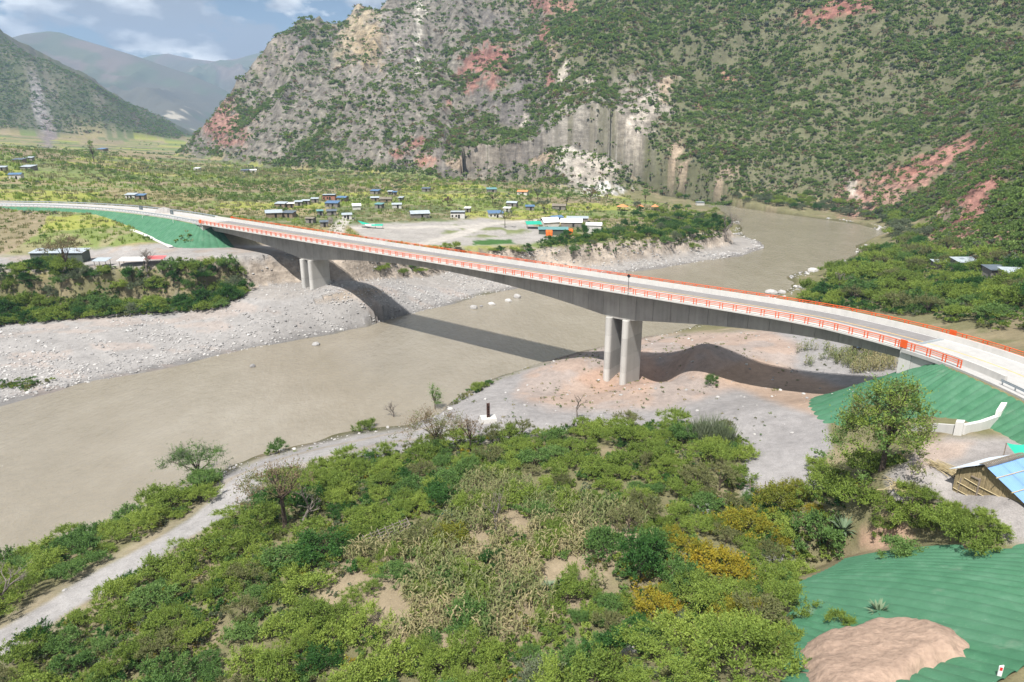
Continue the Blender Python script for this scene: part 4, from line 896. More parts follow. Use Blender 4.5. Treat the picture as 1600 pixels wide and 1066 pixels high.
# maize
def maize_mesh(seed, dry):
    rg = random.Random(seed); m = MB(); Hm = 1.7
    m.tube([(0, 0, 0), (rg.uniform(-.08, .08), rg.uniform(-.08, .08), Hm)], [.025, .012], 3, False)
    for k in range(8):
        z = .25 + k * .18; a = k * 2.4 + rg.uniform(-.4, .4); L = rg.uniform(.45, .75); c, s_ = math.cos(a), math.sin(a); w = .055
        p0 = Vector((0, 0, z)); p1 = Vector((c * L * .5, s_ * L * .5, z + (.22 if not dry else .12))); p2 = Vector((c * L, s_ * L, z - (.05 if not dry else .3))); q = Vector((-s_, c, 0)) * w
        m.add([p0 - q * .5, p0 + q * .5, p1 + q, p1 - q, p2], [(0, 1, 2, 3), (3, 2, 4)])
    me = m.mesh('maize', LM['corn']); at = me.attributes.new('Tint', 'FLOAT', 'POINT'); at.data.foreach_set('value', [(.75 if dry else .1) + rg.uniform(-.15, .15)] * len(me.vertices)); return me
CORN2 = [(1222, 562), (1255, 546), (1330, 548), (1395, 557), (1402, 582), (1310, 586)]
MZ = [maize_mesh(1, False), maize_mesh(2, False), maize_mesh(3, True), maize_mesh(4, True)]
gx_, gy_ = np.meshgrid(np.arange(-60, 150, .5), np.arange(20, 170, .75)); X = (gx_ * .9 - gy_ * .3 + rng.normal(0, .16, gx_.shape)).ravel(); Y = (gx_ * .3 + gy_ * .9 + rng.normal(0, .12, gx_.shape)).ravel()
ok, m = near_ok(X, Y); ok = (ok & corn_or(m)) | (inz(CORN2, m['u'], m['v']) & (m['rd'] < -3) & (Y < 190)); ok &= True & (fbm(X / 6, Y / 6, 3, 511) > .41); P = np.stack([X, Y, m['Z']], 1)[ok]; dry = sstep(.42, .57, fbm(P[:, 0] / 9, P[:, 1] / 9, 3, 512)); n = len(P)
idx = np.where(rng.uniform(size=n) < dry, 2, 0) + rng.integers(0, 2, n)
scatter('maize_field', P, MZ, idx, rng.uniform(.75, 1.35, n), 'drying maize stalks standing in the sunny clearing of the near bank', 'maize', 22, .12)
# ------------------------------------------------------------------ plants of the banks, the valley and the slopes
def dart_px(poly, n, maxn, rlo, rhi, seed, pack=.62, extra=None):
    rg = np.random.default_rng(seed); A = np.array(poly, float); H_ = hit_many(np.concatenate([A, (A + np.roll(A, 1, 0)) / 2])); H_ = H_[np.hypot(H_[:, 0], H_[:, 1]) < 900]
    def okf(X, Y):
        m = masks(X, Y); ok = inz(poly, m['u'], m['v']) & (m['rd'] < -.8) & (m['road'] > 8.5) & ~m['emb']
        if extra: ok &= extra(X, Y, m)
        return ok, m
    return dart(n, (H_[:, 0].min() - 3, H_[:, 0].max() + 3), (H_[:, 1].min() - 3, H_[:, 1].max() + 3), okf, lambda x, y, r: r.uniform(rlo, rhi), maxn, (), seed, pack)
def plant_region(poly, n, maxn, rlo, rhi, seed, kinds, where, cat='shrub', extra=None, pack=.62, grow=1.15):
    for i, (x, y, R_, u, v) in enumerate(dart_px(poly, n, maxn, rlo, rhi, seed, pack, extra)):
        t = (math.sin(x * 12.9 + y * 78.2) * 43758.5) % 1.0; kind = kinds[int(t * len(kinds))]; nm, lb = KINDS[kind]
        big_ = 'large ' if R_ > rlo + (rhi - rlo) * .66 else 'small ' if R_ < rlo + (rhi - rlo) * .33 else ''
        place(kind, i, x, y, R_ * grow, nm, big_ + lb + ' ' + where, cat, big_ + lb + ' ' + where, sz=.8 + .35 * ((t * 7) % 1))
plant_region([(-60, 430), (60, 415), (150, 425), (250, 425), (330, 415), (375, 425), (385, 460), (350, 482), (250, 490), (120, 498), (0, 508), (-60, 515)], 9000, 160, 1.8, 3.8, 31, ['dark', 'low', 'grey', 'dark', 'low', 'bush', 'low'], 'on the bank below the far gravel road', pack=.5)
plant_region([(1245, 470), (1290, 440), (1300, 425), (1345, 410), (1360, 398), (1420, 375), (1480, 395), (1600, 425), (1660, 440), (1680, 530), (1600, 520), (1480, 500), (1380, 485), (1300, 478)], 12000, 210, 1.8, 3.8, 32, ['low', 'low', 'acacia', 'bush', 'low', 'dark', 'olive'], 'in the thicket under the red cliff', pack=.48, grow=1.3)
plant_region([(835, 380), (880, 372), (960, 360), (1040, 345), (1120, 335), (1142, 350), (1130, 375), (1080, 392), (1000, 400), (930, 398), (860, 410)], 6000, 85, 1.5, 3.2, 33, ['dark', 'low', 'dark', 'bush', 'low', 'grey'], 'on the far bank below the white roofed camp', pack=.6)
plant_region([(990, 330), (1060, 325), (1130, 333), (1110, 342), (1000, 352), (930, 345)], 5000, 40, 1.5, 3.0, 34, ['acacia', 'dark', 'low', 'bush'], 'behind the white roofed camp')
plant_region([(1060, 300), (1180, 305), (1300, 315), (1390, 335), (1440, 352), (1450, 372), (1400, 378), (1385, 350), (1310, 335), (1200, 322), (1130, 318), (1060, 312)], 7000, 90, 2.0, 4.2, 35, ['grey', 'grey', 'low', 'acacia', 'dark'], 'on the upstream bank below the mountain')
plant_region([(560, 402), (640, 405), (700, 402), (720, 420), (640, 432), (580, 425)], 3000, 14, 1.4, 2.6, 36, ['low', 'bush', 'acacia'], 'on the cut bank behind the bridge girder')
plant_region([(575, 385), (760, 388), (830, 386), (840, 398), (700, 398), (620, 396)], 3000, 22, 1.2, 2.4, 37, ['dark', 'low', 'acacia'], 'on the terrace edge behind the bridge')
plant_region([(1395, 760), (1440, 785), (1480, 800), (1560, 815), (1555, 838), (1450, 845), (1400, 830), (1370, 800)], 4000, 16, 1.0, 1.9, 38, ['low', 'bush', 'acacia', 'low'], 'on the bank below the reed hut yard')
# hillside scrub, thousands of plants read as one cover
def blob_proto(seed, R, H_, nl, leaf, mat): return crown_mesh('piece', seed, R, H_, 7, nl, leaf, LM[mat], 'dome', low=.2)[0]
HS = [blob_proto(71, 1.7, 1.9, 170, .34, 'hill'), blob_proto(72, 1.9, 1.6, 170, .34, 'hill'), blob_proto(73, 1.5, 2.2, 150, .33, 'hillgrey'), blob_proto(74, 1.7, 1.8, 150, .30, 'brown'), blob_proto(75, 1.6, 1.7, 160, .32, 'acacia'), blob_proto(76, 2.0, 2.6, 200, .34, 'hill')]
def grk(X, Y):
    a = np.arctan2(X - _cx, Y - _cy); r = np.hypot(X - _cx, Y - _cy)
    return GRK[np.clip(np.searchsorted(_r, r), 0, len(_r) - 1), np.clip(np.searchsorted(_ang, a), 0, len(_ang) - 1)]
N = 760000; th_ = rng.uniform(-math.radians(52), math.radians(58), N); rr = np.exp(rng.uniform(math.log(150), math.log(2000), N)); X = rr * np.sin(th_); Y = rr * np.cos(th_)
md_ = np.maximum(sdist(MOUNT, X, Y), sdist(LHILL, X, Y)); ok = md_ > 2; X, Y, rr, md_ = X[ok], Y[ok], rr[ok], md_[ok]
Zs = hfast(X, Y); sp = np.maximum(2.0, rr / 190.0); rk = grk(X, Y)
hill_ = sdist(LHILL, X, Y) > 0; rk = np.where(hill_, rk * .5, rk)
dens = np.clip(1.12 - 1.1 * np.clip(rk - .35, 0, 1) / .65, .22, 1) * np.clip(.45 + 1.3 * (fbm(X / 16, Y / 16, 3, 601) - .22), .25, 1.0)
gul_ = fbm(X / 50, Y / 50, 3, 602); dens *= .65 + .6 * sstep(.4, .6, gul_)
ok = (rng.uniform(size=len(X)) < dens * .80) & (Zs < CAMH + rr * .30 + 25); X, Y, Zs, rr, sp, gul_ = X[ok], Y[ok], Zs[ok], rr[ok], sp[ok], gul_[ok]
n = len(X); t = rng.uniform(size=n) + .35 * (gul_ - .5); brown = fbm(X / 40, (Y + Zs) / 40, 3, 603)
idx = np.select([t < .40, t < .56, t < .68, t < .74 + .5 * np.clip(brown - .45, 0, .3), t < .9], [0, 1, 2, 3, 5], 4)
sc_ = rng.uniform(.5, 1.2, n) * np.where(rng.uniform(size=n) < .1, 1.4, 1) * np.clip(sp / 2.6, .85, 1.5)
scatter('hillside_scrub', np.stack([X, Y, Zs - .25], 1), HS, idx, sc_, 'green and brown scrub covering the rocky mountainsides', 'scrub', 23)
# valley: bushes, hedges, orchard rows and field tufts
N = 60000; th_ = rng.uniform(-math.radians(46), math.radians(22), N); rr = np.exp(rng.uniform(math.log(190), math.log(1500), N)); X = rr * np.sin(th_); Y = rr * np.cos(th_); m = masks(X, Y)
u, v = m['u'], m['v']; base = (m['terr'] > 2) & ~m['emb'] & (m['mt'] < 0) & (m['rd'] < -2) & (m['road'] > 9) & ~inz(TERR_ROAD, u, v, 3) & ~inz(VGRAVEL, u, v, 3)
ORCH = [[(90, 262), (150, 268), (260, 308), (400, 318), (480, 322), (480, 312), (380, 305), (260, 292), (160, 262), (110, 252)], [(330, 296), (480, 306), (560, 300), (470, 285), (350, 284)], [(0, 236), (140, 236), (200, 240), (150, 250), (0, 254)], [(420, 322), (480, 330), (560, 336), (440, 338), (380, 330)]]
orch = np.any([inz(o_, u, v) for o_ in ORCH], axis=0); hedge = fbm(X / 38, Y / 20, 4, 611)
vil = inz([(400, 335), (480, 300), (700, 285), (950, 300), (1000, 330), (900, 345), (640, 350), (540, 360)], u, v)
foot_ = sstep(-120, -10, m['mt'])
dens = np.where(orch, .95, .02 + .7 * sstep(.60, .70, hedge)) + .16 * vil * sstep(.4, .6, hedge) + .5 * foot_
FIELDS = [[(0, 335), (60, 338), (180, 350), (250, 385), (120, 396), (0, 402)]]
low_f_ = np.any([inz(o_, u, v) for o_ in FIELDS], axis=0); dens = np.where(low_f_, .05, dens)
ok = base & (rng.uniform(size=N) < dens * .30); n = ok.sum(); P = np.stack([X, Y, m['Z'] - .2], 1)[ok]; t = rng.uniform(size=n)
idx = np.where(orch[ok], np.where(t < .7, 5, 0), np.select([t < .38, t < .55, t < .68, t < .74, t < .85], [0, 1, 2, 3, 5], 4))
scatter('valley_scrub', P, HS, idx, rng.uniform(.4, 1.0, n) * np.clip(rr[ok] / 420, .8, 1.2), 'bushes, hedges and orchard trees dotted over the far valley fields', 'scrub', 24)
def tuft_mesh(seed, mat):
    rg = random.Random(seed); m_ = MB()
    for k in range(10):
        a = rg.uniform(0, 6.28); x, y = rg.uniform(-.7, .7), rg.uniform(-.7, .7); h_ = rg.uniform(.5, 1.1); q = Vector((math.cos(a), math.sin(a), 0)) * .16; p = Vector((x, y, 0)); l_ = Vector((rg.uniform(-.3, .3), rg.uniform(-.3, .3), h_))
        m_.add([p - q, p + q, p + l_], [(0, 1, 2)])
    me = m_.mesh('tuft', mat); at = me.attributes.new('Tint', 'FLOAT', 'POINT'); at.data.foreach_set('value', [rg.uniform(0, 1) for _ in me.vertices]); return me
TF = [tuft_mesh(1, LM['corn']), tuft_mesh(2, LM['acacia']), tuft_mesh(3, LM['olive'])]
N = 70000; th_ = rng.uniform(-math.radians(46), math.radians(18), N); rr = np.exp(rng.uniform(math.log(190), math.log(800), N)); X = rr * np.sin(th_); Y = rr * np.cos(th_); m = masks(X, Y); u, v = m['u'], m['v']
ok = (m['terr'] > 1) & (m['mt'] < 0) & (m['rd'] < -2) & (m['road'] > 7.5) & ~m['emb'] & ~inz(TERR_ROAD, u, v, 3) & ~inz(VGRAVEL, u, v, 2) & (rng.uniform(size=N) < .26)
fld = fbm(X / 25, Y / 14, 3, 621)[ok]; n = ok.sum(); idx = np.select([fld < .46, fld < .54], [0, 2], 1)
scatter('field_tufts', np.stack([X, Y, m['Z'] - .05], 1)[ok], TF, idx, rng.uniform(.6, 1.3, n) * np.clip(rr[ok] / 300, .8, 2), 'dry grass and crop tufts covering the far valley fields', 'grass', 25)
# ------------------------------------------------------------------ cobbles
def stone_mesh(seed, sub=1):
    bm = bmesh.new(); bmesh.ops.create_icosphere(bm, subdivisions=sub, radius=1.0); rg = random.Random(seed); k = Vector((rg.uniform(.8, 1.2), rg.uniform(.6, 1), rg.uniform(.45, .7)))
    for vv in bm.verts:
        f = 1 + .22 * (rg.random() - .5); vv.co = Vector((vv.co.x * k.x, vv.co.y * k.y, vv.co.z * k.z)) * f
    me = bpy.data.meshes.new('stone'); bm.to_mesh(me); bm.free(); me.materials.append(M['stone']); return me
sm = NT('river_stone', .8, .25); oi = sm.n('ShaderNodeObjectInfo').outputs['Random']
sm.color(sm.mix(sm.math('MULTIPLY', sm.noise(2.5, 3), .5), sm.ramp(oi, [(0, (.20, .20, .205)), (.35, (.33, .325, .32)), (.7, (.43, .42, .405)), (1, (.58, .57, .55))]), (.3, .27, .24))); M['stone'] = sm.m
STN = [stone_mesh(k) for k in range(5)]
def cobbles(name, xr, yr, N, okf, lab, smin, smax, seed):
    rg = np.random.default_rng(seed); X = rg.uniform(*xr, N); Y = rg.uniform(*yr, N); m = masks(X, Y); ok = okf(X, Y, m, rg); n = int(ok.sum())
    s_ = smin * (smax / smin) ** (rg.uniform(size=n) ** 2.2); P = np.stack([X[ok], Y[ok], np.maximum(m['Z'][ok], -.15) + s_ * .12], 1)
    return scatter(name, P, STN, rg.integers(0, 5, n), np.stack([s_, s_, s_], 1), lab, 'stones', seed, .2)
def far_bar(X, Y, m, rg):
    b = inz(FARBAR, m['u'], m['v'], 3) | inz(FARGRAVEL, m['u'], m['v'], 2); st = fbm((X * .79 - Y * .61) / 30, (X * .61 + Y * .79) / 5, 4, 701)
    edge = sstep(-16, -1, m['rd']); dn = np.clip(sstep(.44, .56, st) + .8 * edge, .12, 1) * (.35 + .65 * sstep(-45, -5, m['rd']))
    return b & (m['rd'] < .8) & (Y > 110) & (m['terr'] < 1) & (rg.uniform(size=len(X)) < dn)
cobbles('river_cobbles', (-150, 130), (112, 300), 150000, far_bar, 'grey cobbles spread over the far gravel bar', .10, .50, 41)
def near_bank(X, Y, m, rg):
    b = inz(GRAVEL_NEAR, m['u'], m['v'], 2); e = sstep(-5, -.3, m['rd']) * ((m['u'] < 760) | (m['u'] > 1000)); bank = (Y > 92) & (Y < 230) & (m['rd'] < .6) & (m['rd'] > -6)
    return (b | bank) & (m['rd'] < .6) & ~m['emb'] & (m['track'] > 2.6) & (rg.uniform(size=len(X)) < np.clip(.10 + e * .9, 0, 1)) & (Y < 240)
cobbles('bank_stones', (-50, 110), (88, 240), 22000, near_bank, 'loose stones on the near gravel flat and along its water edge', .07, .42, 42)
def up_rocks(X, Y, m, rg): return (m['rd'] > -5) & (m['rd'] < 1.2) & (fbm(X / 14, Y / 14, 3, 711) > .5)
cobbles('shore_rocks', (80, 215), (205, 420), 9000, up_rocks, 'dark rocks lining the upstream right shore of the river', .25, 1.2, 43)

# a few weeds on the open gravel of the near side
X = rng.uniform(-40, 75, 5000); Y = rng.uniform(80, 170, 5000); m = masks(X, Y); ok = inz(GRAVEL_NEAR, m['u'], m['v']) & (m['rd'] < -1.5) & ~m['emb'] & (fbm(X / 9, Y / 9, 3, 905) > .58) & (rng.uniform(size=5000) < .5); n = int(ok.sum())
scatter('gravel_weeds', np.stack([X, Y, m['Z'] - .03], 1)[ok], US, rng.integers(0, 5, n), rng.uniform(.12, .5, n), 'scattered small weeds on the near gravel flat', 'weeds', 27)

THK = [[(1235, 480), (1290, 440), (1345, 405), (1420, 372), (1480, 395), (1600, 425), (1680, 440), (1690, 540), (1600, 525), (1480, 505), (1380, 490), (1300, 482)], [(-60, 428), (150, 422), (300, 416), (375, 420), (388, 460), (350, 484), (250, 492), (120, 500), (-60, 518)], [(840, 382), (960, 362), (1120, 336), (1140, 350), (1130, 372), (1000, 395), (860, 405)]]
X = np.concatenate([rng.uniform(70, 190, 9000), rng.uniform(-190, -60, 9000), rng.uniform(0, 130, 7000)]); Y = np.concatenate([rng.uniform(100, 330, 9000), rng.uniform(120, 240, 9000), rng.uniform(200, 360, 7000)]); m = masks(X, Y)
ok = np.any([inz(o_, m['u'], m['v']) for o_ in THK], axis=0) & (m['rd'] < -1) & (m['road'] > 8) & ~m['emb'] & (m['mt'] < 2); n = int(ok.sum())
scatter('bank_undergrowth', np.stack([X, Y, m['Z'] - .05], 1)[ok], US, rng.choice([0, 0, 1, 2, 3, 5, 5], n), rng.uniform(.7, 2.0, n), 'low undergrowth between the bushes of the far banks', 'undergrowth', 28)
# ------------------------------------------------------------------ single trees
def px_size(p, px): return px * float(proj(np.array(p[0]), np.array(p[1]), np.array(p[2]))[2]) / FPX
def foot(u, v):
    p = hit(u, v); return Vector((p[0], p[1], h1(p[0], p[1])))
def tree(u, v, wpx, hpx, name, label, mats, style='umbrella', ncl=40, nl=5000, leaf=.10, r0=.16, fork=.4, lean=(0, 0), bark='bark', seed=1, group=None, low=.3):
    p = foot(u, v); R = px_size(p, wpx) / 2; Hh = px_size(p, hpx); e = empty(name, p, 0, label, 'tree', group); first = None
    for k, mt in enumerate(mats):
        cm, cl = crown_mesh('crown', seed * 17 + k, R, Hh, ncl, nl, leaf, LM[mt], style, low=low)
        o = link('crown', cm, e, (lean[0] * Hh * .6, lean[1] * Hh * .6, 0))
        if first is None: first = cl
    cl = first.copy(); cl[:, 0] += lean[0] * Hh * .6; cl[:, 1] += lean[1] * Hh * .6
    link('trunk', trunk_mesh('trunk', seed, cl, r0, M[bark], fork, 12, (lean[0] * Hh * .3, lean[1] * Hh * .3)), e); return e
def bare(u, v, hpx, name, label, seed, R=1.0, lean=(0, 0), levels=5, r0=None, leafn=0, mat='olive', bark='bark_grey'):
    p = foot(u, v); Hh = px_size(p, hpx); e = empty(name, p, 0, label, 'tree'); link('trunk', bare_mesh('trunk', seed, Hh, R, r0 or Hh * .035, M[bark], levels, lean), e)
    if leafn: link('crown', crown_mesh('crown', seed, Hh * .45, Hh, 26, leafn, .09, LM[mat], 'umbrella')[0], e, (lean[0] * Hh * .5, lean[1] * Hh * .5, 0))
    return e
tree(318, 756, 100, 62, 'windswept_tree', 'windswept green tree leaning over the river edge beside the dirt track', ['green', 'grey'], lean=(-.35, .1), nl=4200, r0=.2, seed=3)
tree(446, 824, 130, 118, 'forked_tree', 'tall forked tree with sparse brown crown above the dirt track', ['brown', 'olive'], nl=2000, ncl=34, r0=.26, fork=.55, lean=(-.02, 0), seed=4)
bare(470, 822, 92, 'bare_tree', 'leafless curved tree beside the tall forked tree', 5, 1.2, (.35, .1), 4)
tree(1378, 735, 150, 160, 'broad_tree', 'big broad tree with browning top in front of the abutment slope', ['olive', 'green', 'acacia'], style='dome', ncl=70, nl=7000, leaf=.115, r0=.28, fork=.3, seed=6, low=.1)
bare(902, 652, 48, 'bare_tree', 'leafless round crowned tree at the edge of the gravel flat', 7, .9, (0, 0), 5)
bare(622, 660, 42, 'bare_tree', 'leafless tree leaning left over the river edge', 8, 1.0, (-.55, .1), 4)
tree(680, 642, 32, 44, 'small_tree', 'small bright green tree standing at the water edge', ['green'], style='upright', nl=2200, ncl=16, leaf=.09, r0=.10, seed=9)
bare(775, 832, 74, 'bare_tree', 'thin upright bare tree standing in the maize clearing', 10, .55, (0, 0), 4, leafn=500)
bare(5, 950, 90, 'dead_tree', 'dead grey tree at the river side of the dirt track', 12, 1.1, (.2, 0), 5)
tree(680, 700, 110, 62, 'olive_tree', 'rounded brownish tree where the track meets the gravel flat', ['olive', 'brown'], nl=2400, r0=.16, seed=13, style='dome', low=.25)
tree(735, 705, 60, 60, 'olive_tree', 'thin brown tree beside the rounded brownish tree', ['brown'], nl=900, r0=.12, seed=14)
bare(1132, 376, 52, 'bare_tree', 'grey leafless tree at the river corner of the far bank', 15, 1.0, (0, 0), 5, leafn=300)
tree(789, 356, 28, 34, 'field_tree', 'lone thin tree on the gravel yard beside the camp', ['hillgrey'], nl=500, ncl=14, leaf=.2, r0=.14, fork=.55, seed=16)
tree(106, 428, 66, 62, 'olive_tree', 'brown topped tree rising over the long metal shed', ['olive', 'brown'], nl=1700, leaf=.16, r0=.2, seed=17, style='umbrella')
bare(232, 432, 48, 'bare_tree', 'leafless tree beside the red roofed shelter', 18, .9, (0, 0), 5)
tree(288, 418, 26, 18, 'small_tree', 'small yellow green tree on the edge of the far gravel road', ['acacia'], nl=900, ncl=14, leaf=.14, r0=.1, seed=19)
tree(147, 254, 16, 34, 'field_tree', 'tall dark tree standing above the far hedgerow', ['hill'], nl=900, ncl=14, leaf=.35, r0=.3, seed=20, style='upright')
bare(1310, 452, 36, 'dead_tree', 'grey dead tree in the thicket behind the bridge end', 21, 1.0, (.2, 0), 4)
for k, (u, v, h_) in enumerate([(770, 318, 20), (850, 335, 26), (922, 316, 24), (885, 322, 22), (840, 312, 18), (700, 322, 14), (1008, 316, 18), (995, 330, 16)]):
    tree(u, v, h_ * 1.1, h_, 'field_tree', 'dark spreading tree among the village plots ' + ['behind the block house', 'beside the green canopy', 'below the pale cliff', 'by the grey hut', 'near the orange roof', 'by the white house', 'beside the round shelters', 'behind the camp'][k], [('hill', 'hillgrey', 'brown')[k % 3]], nl=700, ncl=14, leaf=.3, r0=.18, seed=30 + k)
# tall reeds
def reed_mesh(seed, n, H_, sp, mat, w=.03):
    rg = random.Random(seed); m = MB()
    for k in range(n):
        a = rg.uniform(0, 6.28); r = sp * math.sqrt(rg.random()); b = Vector((math.cos(a) * r, math.sin(a) * r, 0)); l_ = Vector((rg.uniform(-.3, .3) * H_, rg.uniform(-.3, .3) * H_, H_ * rg.uniform(.6, 1.1))); q = Vector((rg.uniform(-1, 1), rg.uniform(-1, 1), 0)).normalized() * w
        m.add([b - q, b + q, b + l_ * .6 + q, b + l_ * .6 - q, b + l_ * 1.05 + Vector((l_.x, l_.y, 0)) * .4], [(0, 1, 2, 3), (3, 2, 4)])
    me = m.mesh('blades', mat); at = me.attributes.new('Tint', 'FLOAT', 'POINT'); at.data.foreach_set('value', [rg.random() for _ in me.vertices]); return me
for k, (u, v, H_, where) in enumerate([(1090, 690, 3.6, 'on the left of the reed bed'), (1112, 688, 3.9, 'in the middle of the reed bed'), (1130, 694, 3.2, 'beside the gravel wash')]):
    p = foot(u, v); tag(link('reed_clump', reed_mesh(90 + k, 260, H_, 1.5, LM['grey'], .035), None, p), 'clump of tall grey green reeds ' + where, 'reeds', 'tall grey reeds by the gravel')
for k, (u, v, r, lab) in enumerate([(1318, 832, 1.9, 'long leaved agave on the bank above the folded green slope'), (1372, 962, 1.3, 'small agave at the edge of the folded green slope'), (855, 925, 1.3, 'grey agave half hidden in the maize'), (590, 820, 1.0, 'agave beside the broken trellis')]):
    m = MB(); rg = random.Random(k)
    for q in range(34):
        a = q * 2.4; t = rg.uniform(.25, 1.2); L = r * rg.uniform(.8, 1.15); c, s_ = math.cos(a) * math.cos(t), math.sin(a) * math.cos(t); d = Vector((c, s_, math.sin(t))); w = Vector((-math.sin(a), math.cos(a), 0)) * r * .055
        m.add([d * .05 - w, d * .05 + w, d * L * .55 + w * 1.2 + Vector((0, 0, .06)), d * L * .55 - w * 1.2 + Vector((0, 0, .06)), d * L - Vector((0, 0, .12 * L * math.cos(t)))], [(0, 1, 2, 3), (3, 2, 4)])
    me = m.mesh('agave', LM['agave']); at = me.attributes.new('Tint', 'FLOAT', 'POINT'); at.data.foreach_set('value', [rg.random() for _ in me.vertices]); tag(link('agave', me, None, foot(u, v) + Vector((0, 0, .15))), lab, 'agave')

# ------------------------------------------------------------------ buildings
M['roof_blue'] = simple('blue_sheet', (.10, .19, .32), .45, .2, .8, .4, .2); M['roof_pale'] = simple('pale_zinc_sheet', (.42, .47, .50), .45, .2, .8, .4, .2); M['roof_dark'] = simple('dark_sheet', (.10, .125, .15), .5, .25, .8, .4); M['roof_teal'] = simple('teal_sheet', (.12, .26, .26), .5, .2, .8)
M['roof_white'] = simple('white_sheet', (.72, .72, .70), .6, .08, .8); M['roof_orange'] = simple('orange_tile', (.62, .24, .10), .7, .15, 1.0); M['roof_red'] = simple('red_sheet', (.55, .12, .12), .6, .15, 1.0); M['thatch'] = simple('grey_thatch', (.20, .175, .14), .95, .3, 3.0, .1)
M['wall_white'] = simple('whitewash', (.58, .56, .52), .9, .12, .7); M['wall_mud'] = simple('mud_wall', (.24, .18, .13), .95, .2, .8); M['wall_grey'] = simple('board_wall', (.22, .20, .18), .95, .25, 1.2); M['wall_dark'] = simple('dark_green_wall', (.085, .105, .085), .8, .2, 1.0); M['wall_brick'] = simple('brick_wall', (.36, .17, .12), .95, .2, 2.0)
M['net_green'] = simple('green_net', (.02, .36, .24), .7, .15, .6); M['tarp_orange'] = simple('orange_tarp', (.72, .16, .03), .6, .15, .8); M['tarp_blue'] = simple('blue_plastic', (.02, .26, .60), .5, .2, 3.0); M['wood'] = simple('weathered_wood', (.26, .21, .165), .9, .3, 6.0); M['hole'] = simple('dark_opening', (.02, .018, .015), .9, .2, 2.0)
def house(u0, u1, vt, vb, roof, wall, label, kind='gable', name='house', rz=None, door=True, cat='house', win=0, dep=.75):
    p = foot((u0 + u1) / 2, vb); d = px_size(p, 1.0); w = (u1 - u0) * d * .92; H_ = max(2.1, min(4.6, (vb - vt) * d * .62)); dp = max(2.4, w * dep)
    rz = ((u0 * 13 + vb * 7) % 50 - 25) / 70.0 if rz is None else rz; p = p + Vector((0, dp * .4, 0)); p.z = min(h1(p.x + a, p.y + b) for a in (-w / 2, 0, w / 2) for b in (-dp / 2, dp / 2)) - .05
    e = empty(name, p, rz, label, cat); zr = H_ + (max(h1(p.x + a, p.y + b) for a in (-w / 2, w / 2) for b in (-dp / 2, dp / 2)) - p.z) * .4
    hw, hd = w / 2, dp / 2; o = .35
    if kind == 'open':
        for sx in (-1, 1):
            for sy in (-1, 1): MB().box(sx * (hw - .15) - .06, sx * (hw - .15) + .06, sy * (hd - .15) - .06, sy * (hd - .15) + .06, 0, zr).build('post', M['wood'], e)
    elif kind == 'gable' or kind == 'arch':
        rh = dp * .16; MB().add([(-hw, -hd, 0), (hw, -hd, 0), (hw, hd, 0), (-hw, hd, 0), (-hw, -hd, zr), (hw, -hd, zr), (hw, hd, zr), (-hw, hd, zr), (-hw, 0, zr + rh), (hw, 0, zr + rh)], [(0, 1, 5, 4), (2, 3, 7, 6), (1, 2, 6, 9, 5), (3, 0, 4, 8, 7)]).build('wall', M[wall], e)
    else: MB().add([(-hw, -hd, 0), (hw, -hd, 0), (hw, hd, 0), (-hw, hd, 0), (-hw, -hd, zr), (hw, -hd, zr), (hw, hd, zr + dp * .14), (-hw, hd, zr + dp * .14)], [(0, 1, 5, 4), (1, 2, 6, 5), (2, 3, 7, 6), (3, 0, 4, 7)]).build('wall', M[wall], e)
    t = .07
    if kind == 'flat': MB().box(-hw - .1, hw + .1, -hd - .1, hd + .1, zr + dp * .14 + .02, zr + dp * .14 + .2).build('roof', M[roof], e)
    elif kind in ('gable', 'tent'):
        rh = dp * .16 if kind == 'gable' else dp * .3; k = rh / hd
        for sg in (-1, 1):
            y0, z0 = sg * (hd + o), zr - k * o + .03; MB().add([(-hw - o, y0, z0), (hw + o, y0, z0), (hw + o, sg * .01, zr + rh + .03), (-hw - o, sg * .01, zr + rh + .03), (-hw - o, y0, z0 + t), (hw + o, y0, z0 + t), (hw + o, sg * .01, zr + rh + .03 + t), (-hw - o, sg * .01, zr + rh + .03 + t)], [(0, 1, 2, 3), (4, 7, 6, 5), (0, 4, 5, 1), (1, 5, 6, 2), (2, 6, 7, 3), (3, 7, 4, 0)]).build('roof_sheet' if kind == 'gable' else 'roof', M[roof], e)
    elif kind == 'cone':
        n = 14; r = max(hw, hd) * 1.15; MB().add([(r * math.cos(2 * math.pi * k / n), r * math.sin(2 * math.pi * k / n), zr * .75) for k in range(n)] + [(0, 0, zr * 1.5)], [(k, (k + 1) % n, n) for k in range(n)] + [tuple(range(n))[::-1]]).build('roof', M[roof], e)
    elif kind == 'arch':
        V = []; n = 8
        for x in (-hw - o, hw + o):
            for k in range(n + 1): a = math.pi * k / n; V.append((x, -(hd + .3) * math.cos(a), zr + dp * .20 * math.sin(a) + .05))
        MB().add(V, [(k, k + n + 1, k + n + 2, k + 1) for k in range(n)]).build('roof', M[roof], e)
    else:
        sl_ = dp * .14 / dp; MB().add([(-hw - o, -hd - o, zr - o * sl_ + .03), (hw + o, -hd - o, zr - o * sl_ + .03), (hw + o, hd + o, zr + dp * .14 + o * sl_ + .03), (-hw - o, hd + o, zr + dp * .14 + o * sl_ + .03), (-hw - o, -hd - o, zr - o * sl_ + .1), (hw + o, -hd - o, zr - o * sl_ + .1), (hw + o, hd + o, zr + dp * .14 + o * sl_ + .1), (-hw - o, hd + o, zr + dp * .14 + o * sl_ + .1)], [(0, 3, 2, 1), (4, 5, 6, 7), (0, 1, 5, 4), (1, 2, 6, 5), (2, 3, 7, 6), (3, 0, 4, 7)]).build('roof', M[roof], e)
